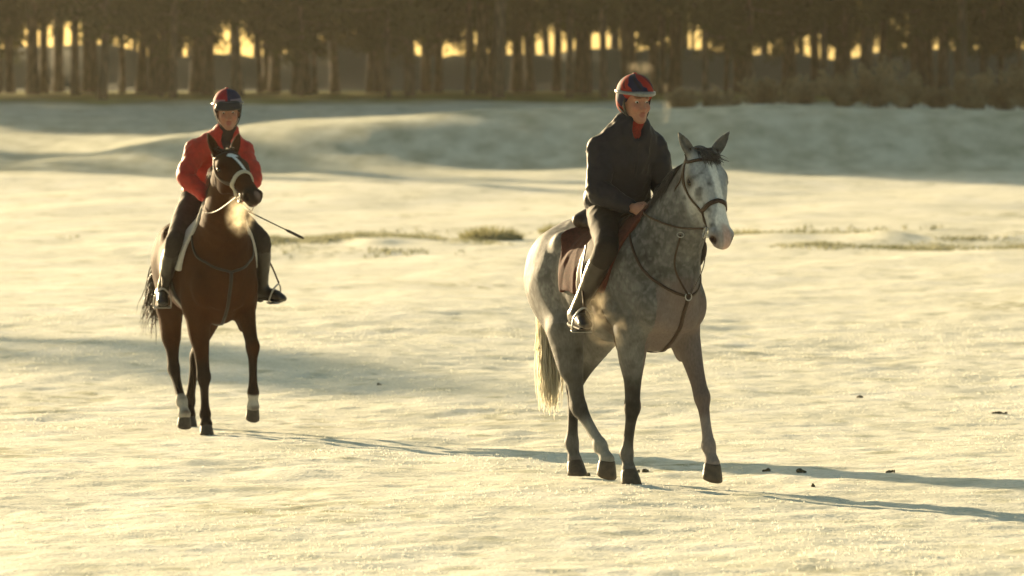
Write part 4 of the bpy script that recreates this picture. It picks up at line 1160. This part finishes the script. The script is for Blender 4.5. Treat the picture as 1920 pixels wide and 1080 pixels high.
def silk_grey_rider(V, h):
    u, v, w = h.loc(V); a = np.arctan2(w, u + .01); col = np.tile(np.array([.30, .022, .014]), (len(V), 1))
    n = fbm(V[:, 0] * 20, V[:, 1] * 20, V[:, 2] * 20, 7, 2)
    navy = sstep(.0, .12, np.sin(a * 4.0 + .9 + v * 26) + .7 * n + .15) * (u > -.06)
    col = col + (np.array([.012, .014, .045]) - col) * navy[:, None]
    bl = sstep(.75, .95, np.sin(a * 7 + v * 40)) * (v > .08) * (u > 0)
    col = col + (np.array([.01, .01, .015]) - col) * (bl * .8)[:, None]
    return col
def silk_bay_rider(V, h):
    u, v, w = h.loc(V); col = np.tile(np.array([.26, .012, .022]), (len(V), 1))
    navy = sstep(-.004, .004, w + .004)
    col = col + (np.array([.016, .018, .055]) - col) * navy[:, None]
    low = 1 - sstep(.0, .03, v - .02)
    col = col + (np.array([.02, .018, .02]) - col) * (low * .9)[:, None]
    sp = (1 - sstep(.012, .02, np.abs(v - .085))) * (np.abs(w) > .02)
    col = col + (np.array([.22, .20, .26]) - col) * (sp * .55)[:, None]
    return col

GREY.update(coat_mat=M['grey_coat'], mane_mat=M['mane_grey'], tail_mat=M['tail_cream'], hoof_mat=M['hoof_brown'], bridle_mat=M['leather'], rein_mat=M['leather'], nb=.375, nbw=.030, nbt=.007, nb_mat=M['leather'],
    saddle_mat=M['leather'], girth_mat=M['leather'], cloth=dict(a0=-.26, s0=-.25, a1=.27, s1=.42, z0=1.16, mat=M['cloth_maroon']), bp=1.16, bp_mat=M['leather'], martingale=[(.80, .10, 1.33), (.84, .085, 1.52)],
    hand={-1: (.395, -.085, 1.665), 1: (.40, .085, 1.675)}, rein_mid={-1: [(.83, -.10, 1.565), (.60, -.15, 1.62)], 1: [(.83, .10, 1.565), (.60, .15, 1.62)]}, rein_end=(.42, 0, 1.62))
GREY['pose'] = dict(pelvis=(-.03, .0, 1.70), chest=(.05, .01, 1.97), neck=(.09, .02, 2.155), head=(.13, .03, 2.315), look=(math.cos(-.02), math.sin(-.02), -.03), tilt=0,
    sho={-1: (.05, -.155, 2.03), 1: (.07, .175, 2.03)}, elb={-1: (.09, -.225, 1.79), 1: (.12, .25, 1.79)}, wri={-1: (.325, -.115, 1.675), 1: (.335, .105, 1.685)},
    palm={-1: (.9, .3, -.12), 1: (.9, -.25, -.12)}, back={-1: (.2, -1, .35), 1: (.2, 1, .35)}, hip={-1: (-.02, -.10, 1.66), 1: (-.02, .10, 1.66)},
    knee={-1: (.36, -.315, 1.43), 1: (.36, .315, 1.43)}, ank={-1: (.05, -.345, 1.03), 1: (.05, .345, 1.03)}, toe={-1: (.25, -.385, .965), 1: (.25, .385, .965)})
R_GREY = dict(seed=5, pose=GREY['pose'], skin=(.36, .17, .11), brow=(.10, .05, .025), jacket=M['jacket_dark'], scarf=M['scarf_red'], breeches=M['breeches_brown'], boot=M['boot_brown'], silk=silk_grey_rider,
    button=M['button_red'], peak='none', gog=.012, gogmat=M['goggle_silver'], fold=.016, fat=.022)
BAY.update(coat_mat=M['bay_coat'], mane_mat=M['mane_bay'], tail_mat=M['tail_brown'], hoof_mat=M['hoof_dark'], bridle_mat=M['leather'], rein_mat=M['leather'], nb=.36, nbw=.032, nbt=.012, nb_mat=M['sheepskin'],
    saddle_mat=M['leather_black'], girth_mat=M['leather_black'], rein_w=.008, cloth=dict(a0=.02, s0=-.05, a1=.38, s1=.35, z0=1.22, mat=M['cloth_white']), bp=1.20, bp_mat=M['leather_black'],
    hand={-1: (.53, -.06, 1.73), 1: (.54, .11, 1.74)}, rein_mid={-1: [(.95, -.13, 1.66), (.70, -.15, 1.64)], 1: [(.95, .12, 1.66), (.72, .15, 1.66)]}, rein_end=(.52, 0, 1.64))
BAY['pose'] = dict(pelvis=(-.06, .02, 1.76), chest=(.13, .05, 2.0), neck=(.25, .07, 2.185), head=(.34, .085, 2.375), look=(math.cos(-.20), math.sin(-.20), -.10), tilt=-.05,
    sho={-1: (.19, -.115, 2.085), 1: (.19, .215, 2.08)}, elb={-1: (.29, -.225, 1.90), 1: (.30, .275, 1.89)}, wri={-1: (.46, -.085, 1.735), 1: (.47, .135, 1.745)},
    palm={-1: (.9, .25, -.1), 1: (.9, -.2, -.1)}, back={-1: (.2, -1, .3), 1: (.2, 1, .3)}, hip={-1: (-.04, -.10, 1.69), 1: (-.04, .11, 1.69)},
    knee={-1: (.38, -.325, 1.42), 1: (.36, .34, 1.42)}, ank={-1: (.12, -.365, 1.04), 1: (.22, .375, 1.06)}, toe={-1: (.31, -.40, .965), 1: (.36, .50, .995)})
R_BAY = dict(seed=15, pose=BAY['pose'], skin=(.33, .155, .10), brow=(.06, .03, .02), jacket=M['jacket_red'], scarf=M['collar_dark'], breeches=M['breeches_black'], boot=M['boot_black'], silk=silk_bay_rider,
    button=M['button_red'], peak='peak', gog=.0, gogmat=M['goggle_dark'], fold=.014)

g_root, gB, gh = build_horse(GREY)
tag(g_root, 'dapple grey horse with pale face and cream tail walking in front', 'horse')
b_root, bB, bh = build_horse(BAY)
tag(b_root, 'dark bay horse with white star on its forehead trotting behind', 'horse')
T_ = [(build_bridle(GREY, g_root, gB, gh), 'brown leather bridle with dark noseband on the grey horse', 'bridle'),
      (build_bridle(BAY, b_root, bB, bh), 'bridle with thick pale noseband on the dark bay horse', 'bridle'),
      (build_saddle(GREY, g_root, gB), 'brown leather saddle with steel stirrups on the grey horse', 'saddle'),
      (build_saddle(BAY, b_root, bB), 'black leather saddle with steel stirrups on the bay horse', 'saddle'),
      (build_cloth(GREY, g_root, gB), 'maroon saddle cloth under the saddle of the grey horse', 'saddle cloth'),
      (build_cloth(BAY, b_root, bB), 'white saddle cloth under the saddle of the bay horse', 'saddle cloth'),
      (build_breastplate(GREY, g_root, gB), 'brown leather breastplate with martingale across the grey horse chest', 'breastplate'),
      (build_breastplate(BAY, b_root, bB), 'brown leather neck strap and chest strap on the bay horse', 'breastplate')]
for o, l, k in T_: tag(o, l, k)
r1, rh1 = build_rider(R_GREY, g_root)
tag(r1, 'rider in dark jacket with red neck warmer sitting on the grey horse', 'person')
r2, rh2 = build_rider(R_BAY, b_root)
tag(r2, 'rider in red jacket and black peaked cap crouched on the bay horse', 'person')

# riding whip in the left hand of the red rider
wp = local_empty('riding_whip', b_root); tag(wp, 'thin black riding whip sticking out beside the bay horse', 'whip')
A_, B_ = V3(.535, .0, 1.735), V3(.46, .63, 1.44); d_ = unit(B_ - A_)
link('shaft', tube_mesh('shaft', [lerp(A_, B_, t) for t in np.linspace(0, 1, 9)], np.linspace(.0055, .0045, 9), 8), M['leather_black'], wp)
link('handle', tube_mesh('handle', [A_ - d_ * .06, A_ + d_ * .02, A_ + d_ * .09, A_ + d_ * .10], [.010, .009, .0085, .006], 8), M['leather_black'], wp)
link('flap', tube_mesh('flap', [B_ - d_ * .16, B_ - d_ * .13, B_ - d_ * .02, B_], [.006, .011, .011, .007], 6), M['leather_black'], wp)

# ---------------------------------------------------------------- shrubs and rough grass
def shrub(name, x, y, w_, h_, seed, mats, label, cat, group, n=260, leafy=.6):
    rng = np.random.default_rng(seed); z = float(terrain(np.array([x]), np.array([y]), False)[0]) - .05
    o = empty(name, (x, y, z), rng.uniform(0, 6.28)); tag(o, label, cat, group)
    VV, polys, off, tips = [], [], 0, []
    for i in range(34):
        an = rng.uniform(0, 6.28); sp = rng.uniform(.2, 1) ** .7; top = np.array([math.cos(an) * w_ * .5 * sp, math.sin(an) * w_ * .5 * sp, h_ * rng.uniform(.35, 1.25) * (1 - .35 * sp)])
        P = catmull([(top[0] * .15, top[1] * .15, 0), (top[0] * .5, top[1] * .5, top[2] * .6), tuple(top)], 3)
        V, a, b = tube(P, np.linspace(.014, .004, len(P)), 4); VV.append(V); polys += [[q + off for q in f] for f in list(a) + list(b)]; off += len(V)
        tips += [P[k] for k in range(2, len(P))]
    link('stem', poly_mesh('stem', np.vstack(VV), polys), mats[0], o)
    C = np.array(tips)[rng.integers(0, len(tips), n * 4)]; N = len(C); st = C + rng.normal(0, .042 * (w_ + h_) * .5, (N, 3)); st[:, 2] = np.maximum(st[:, 2], .02)
    dd = rng.normal(0, 1, (N, 3)) + (0, 0, .5); dd /= np.linalg.norm(dd, axis=1)[:, None]; sd = np.cross(dd, rng.normal(0, 1, (N, 3))); sd /= np.linalg.norm(sd, axis=1)[:, None]
    L_ = rng.uniform(.07, .18, N)[:, None] * leafy; P = np.stack([st - sd * L_ * .22, st + sd * L_ * .22, st + dd * L_], 1).reshape(-1, 3)
    link('foliage', mesh_np('foliage', P, np.arange(N * 3).reshape(-1, 3), False), mats[1], o)
    return o
M_stem = simple('bracken_stem', (.09, .06, .04), .9, .2)
M_brack = needle_mat('bracken_fronds', (.12, .085, .045), (.38, .33, .22), .4)
M_tuft = needle_mat('rough_green_grass', (.14, .14, .05), (.36, .34, .20), .45)
srng = random.Random(9)
SH = [(4.3, 161, 1.0, .30), (5.3, 162.5, 1.2, .38), (6.3, 161, 1.5, .50), (7.3, 162.5, 1.6, .52), (8.3, 161, 1.5, .72), (9.2, 162, 1.8, 1.0), (9.9, 160.5, 1.4, .62), (10.8, 162, 1.3, .42), (11.6, 161, 1.3, .66), (12.4, 162, 1.7, .92), (13.1, 160.8, 1.8, .95), (14.2, 162, 2.0, .9)]
SN = 'leftmost second third fourth fifth sixth seventh eighth ninth tenth eleventh twelfth'.split()
for i, (x, y, w_, h_) in enumerate(SH):
    shrub('bracken_shrub', x, y, w_ * .85, h_ * 1.1 + .15, 200 + i, (M_stem, M_brack), (SN[i] + (' of the' if i == 0 else ' from the left of the') + ' brown frosted bracken shrubs on the mound crest'), 'shrub', 'bracken shrubs on the mound', 420, 1.0)
def tussock(name, px, d, w_, h_, seed, label, n=300, mat=None):
    rng = np.random.default_rng(seed); x = (px - 960) / 12000 * d; z = float(terrain(np.array([x]), np.array([d]))[0]) - .01
    N = n; r = np.sqrt(rng.uniform(0, 1, N)); an = rng.uniform(0, 6.28, N); bx_ = r * np.cos(an) * w_ * .5; by_ = r * np.sin(an) * w_ * .5
    hh = h_ * (1 - .6 * r ** 2) * rng.uniform(.5, 1.1, N); lx = np.cos(an) * r * hh * .6 + rng.normal(0, .2, N) * hh; ly = np.sin(an) * r * hh * .6 + rng.normal(0, .2, N) * hh
    b = rng.uniform(0, 6.28, N); wd = .006 + .014 * h_; dx, dy = np.cos(b) * wd, np.sin(b) * wd; Z = np.zeros(N)
    P = np.stack([np.stack([bx_ - dx, by_ - dy, Z], 1), np.stack([bx_ + dx, by_ + dy, Z], 1), np.stack([bx_ + lx * .4 + dx * .7, by_ + ly * .4 + dy * .7, hh * .6], 1), np.stack([bx_ + lx, by_ + ly, hh], 1), np.stack([bx_ + lx * .4 - dx * .7, by_ + ly * .4 - dy * .7, hh * .6], 1)], 1)
    i = np.arange(N)[:, None] * 5; F = np.vstack([i + np.array([0, 1, 2]), i + np.array([0, 2, 4]), i + np.array([4, 2, 3])])
    o = link(name, mesh_np(name, P.reshape(-1, 3), F), mat or M_tuft); o.location = (x, d, z); tag(o, label, 'tussock'); return o
tussock('grass_tussock', 920, 106, 1.05, .30, 1, 'largest green grass tussock in the field between the riders', 700)
tussock('grass_tussock', 1040, 110, .55, .22, 2, 'green grass tussock just left of the grey horse rump', 300)
tussock('grass_tussock', 1400, 107, .8, .13, 3, 'low grass tussock just right of the grey horse muzzle', 300)
M_dark = simple('damp_earth', (.10, .085, .05), .9, .2, nscale=30, namp=.4)
def clod(px, py, w_, seed, label):
    rng = np.random.default_rng(seed); ds = np.linspace(26, 80, 800); xs = (px - 960) / 12000 * ds; ys = 230 + (CAM_H - terrain(xs, ds)) * 12000 / ds; i = int(np.argmin(abs(ys - py))); x, dd = xs[i], ds[i]
    B = Body()
    w_ *= .78
    for k in range(7): B.add(Ell((rng.normal(0, w_ * .25), rng.normal(0, w_ * .22), rng.uniform(0, .012)), (w_ * rng.uniform(.12, .25), w_ * rng.uniform(.12, .25), .010 * rng.uniform(.7, 1.5))), .01)
    V, F = body_mesh(B, .006, 1); o = link('earth_clod', mesh_np('earth_clod', V, F), M_dark); o.location = (x, dd, float(terrain(np.array([x]), np.array([dd]))[0])); tag(o, label, 'clod')
clod(1211, 885, .09, 1, 'dark clod of earth just right of the grey horse standing foreleg')
clod(1612, 746, .09, 2, 'small dark clod far to the right of the grey horse')
clod(1876, 776, .10, 3, 'small dark clod near the right edge of the field')
clod(1500, 886, .09, 4, 'small dark clod in the shadow right of the grey horse')
clod(712, 722, .07, 5, 'tiny brown clod in the soft shade between the horses')
clod(1100, 893, .06, 6, 'dark clod between the hind hooves of the grey horse')
clod(1440, 884, .08, 7, 'dark clod beside the shadow just right of the leading hoof of the grey horse')
clod(1670, 886, .07, 8, 'small dark clod in the long shadow far right')
clod(1525, 912, .04, 9, 'tiny dark clod just below the long shadow right of the grey horse')

# ---------------------------------------------------------------- breath and haze
def breath(c, r, seed, dens, label, col=(1, .88, .66), aniso=.55, stretch=(1, 1, 1)):
    me = ball_mesh('breath_cloud', (0, 0, 0), r, n=12, m=16); m, nt, out = new_mat('breath_vapour'); L = nt.links
    tc = nd(nt, 'ShaderNodeTexCoord'); ln = nd(nt, 'ShaderNodeVectorMath', _operation='DIVIDE'); ln.inputs[1].default_value = tuple(r); L.new(tc.outputs['Object'], ln.inputs[0])
    le = nd(nt, 'ShaderNodeVectorMath', _operation='LENGTH'); L.new(ln.outputs[0], le.inputs[0])
    nz = nd(nt, 'ShaderNodeTexNoise', Scale=12.0, Detail=4.0); mp = nd(nt, 'ShaderNodeMapping', Location=(seed * 3.1, seed, 0)); L.new(tc.outputs['Object'], mp.inputs[0]); L.new(mp.outputs[0], nz.inputs['Vector'])
    fall = nd(nt, 'ShaderNodeMapRange'); fall.interpolation_type = 'SMOOTHSTEP'; fall.inputs[1].default_value = 1.0; fall.inputs[2].default_value = .15; L.new(le.outputs['Value'], fall.inputs[0])
    nr = nd(nt, 'ShaderNodeMapRange'); nr.inputs[1].default_value = .42; nr.inputs[2].default_value = .66; L.new(nz.outputs[0], nr.inputs[0])
    mu = nd(nt, 'ShaderNodeMath', _operation='MULTIPLY'); L.new(fall.outputs[0], mu.inputs[0]); L.new(nr.outputs[0], mu.inputs[1])
    m2 = nd(nt, 'ShaderNodeMath', _operation='MULTIPLY'); L.new(mu.outputs[0], m2.inputs[0]); m2.inputs[1].default_value = dens
    v = nd(nt, 'ShaderNodeVolumePrincipled'); v.inputs['Color'].default_value = (*col, 1); v.inputs['Anisotropy'].default_value = aniso; L.new(m2.outputs[0], v.inputs['Density']); L.new(v.outputs[0], out.inputs['Volume'])
    o = link('breath_cloud', me, m); o.location = c; o.rotation_euler = (0, 0, 0); tag(o, label, 'breath', kind='stuff'); return o
def worldpt(root, p):
    rz = root.rotation_euler[2]; return (root.location[0] + p[0] * math.cos(rz) - p[1] * math.sin(rz), root.location[1] + p[0] * math.sin(rz) + p[1] * math.cos(rz), root.location[2] + p[2])
me = poly_mesh('haze', [(x, y, z) for z in (-1.2, 24) for x, y in ((-300, -45), (300, -45), (300, 720), (-300, 720))], [(3, 2, 1, 0), (4, 5, 6, 7), (0, 1, 5, 4), (1, 2, 6, 5), (2, 3, 7, 6), (3, 0, 4, 7)], False)
m, nt, out = new_mat('morning_haze'); v = nd(nt, 'ShaderNodeVolumePrincipled', Density=.00009, Anisotropy=.55); v.inputs['Color'].default_value = (1, .93, .75, 1); nt.links.new(v.outputs[0], out.inputs['Volume'])
if USE_HAZE:
    hz = link('haze', me, m); hz['kind'] = 'stuff'; hz['label'] = 'thin golden morning haze over the field'
    breath(worldpt(b_root, (1.36, -.05, 1.63)), (.15, .12, .18), 1, 11, 'golden cloud of breath under the bay horse muzzle')
    breath(worldpt(g_root, (.45, -.34, 1.02)), (.18, .12, .22), 2, 6.0, 'golden drift of breath beside the grey horse shoulder')
    breath(worldpt(g_root, (.30, .12, 2.31)), (.07, .07, .16), 3, 2.6, 'pale breath beside the face of the rider on the grey horse')
    breath(worldpt(g_root, (.10, .08, 2.52)), (.11, .10, .06), 4, 1.8, 'thin vapour over the cap of the rider on the grey horse')
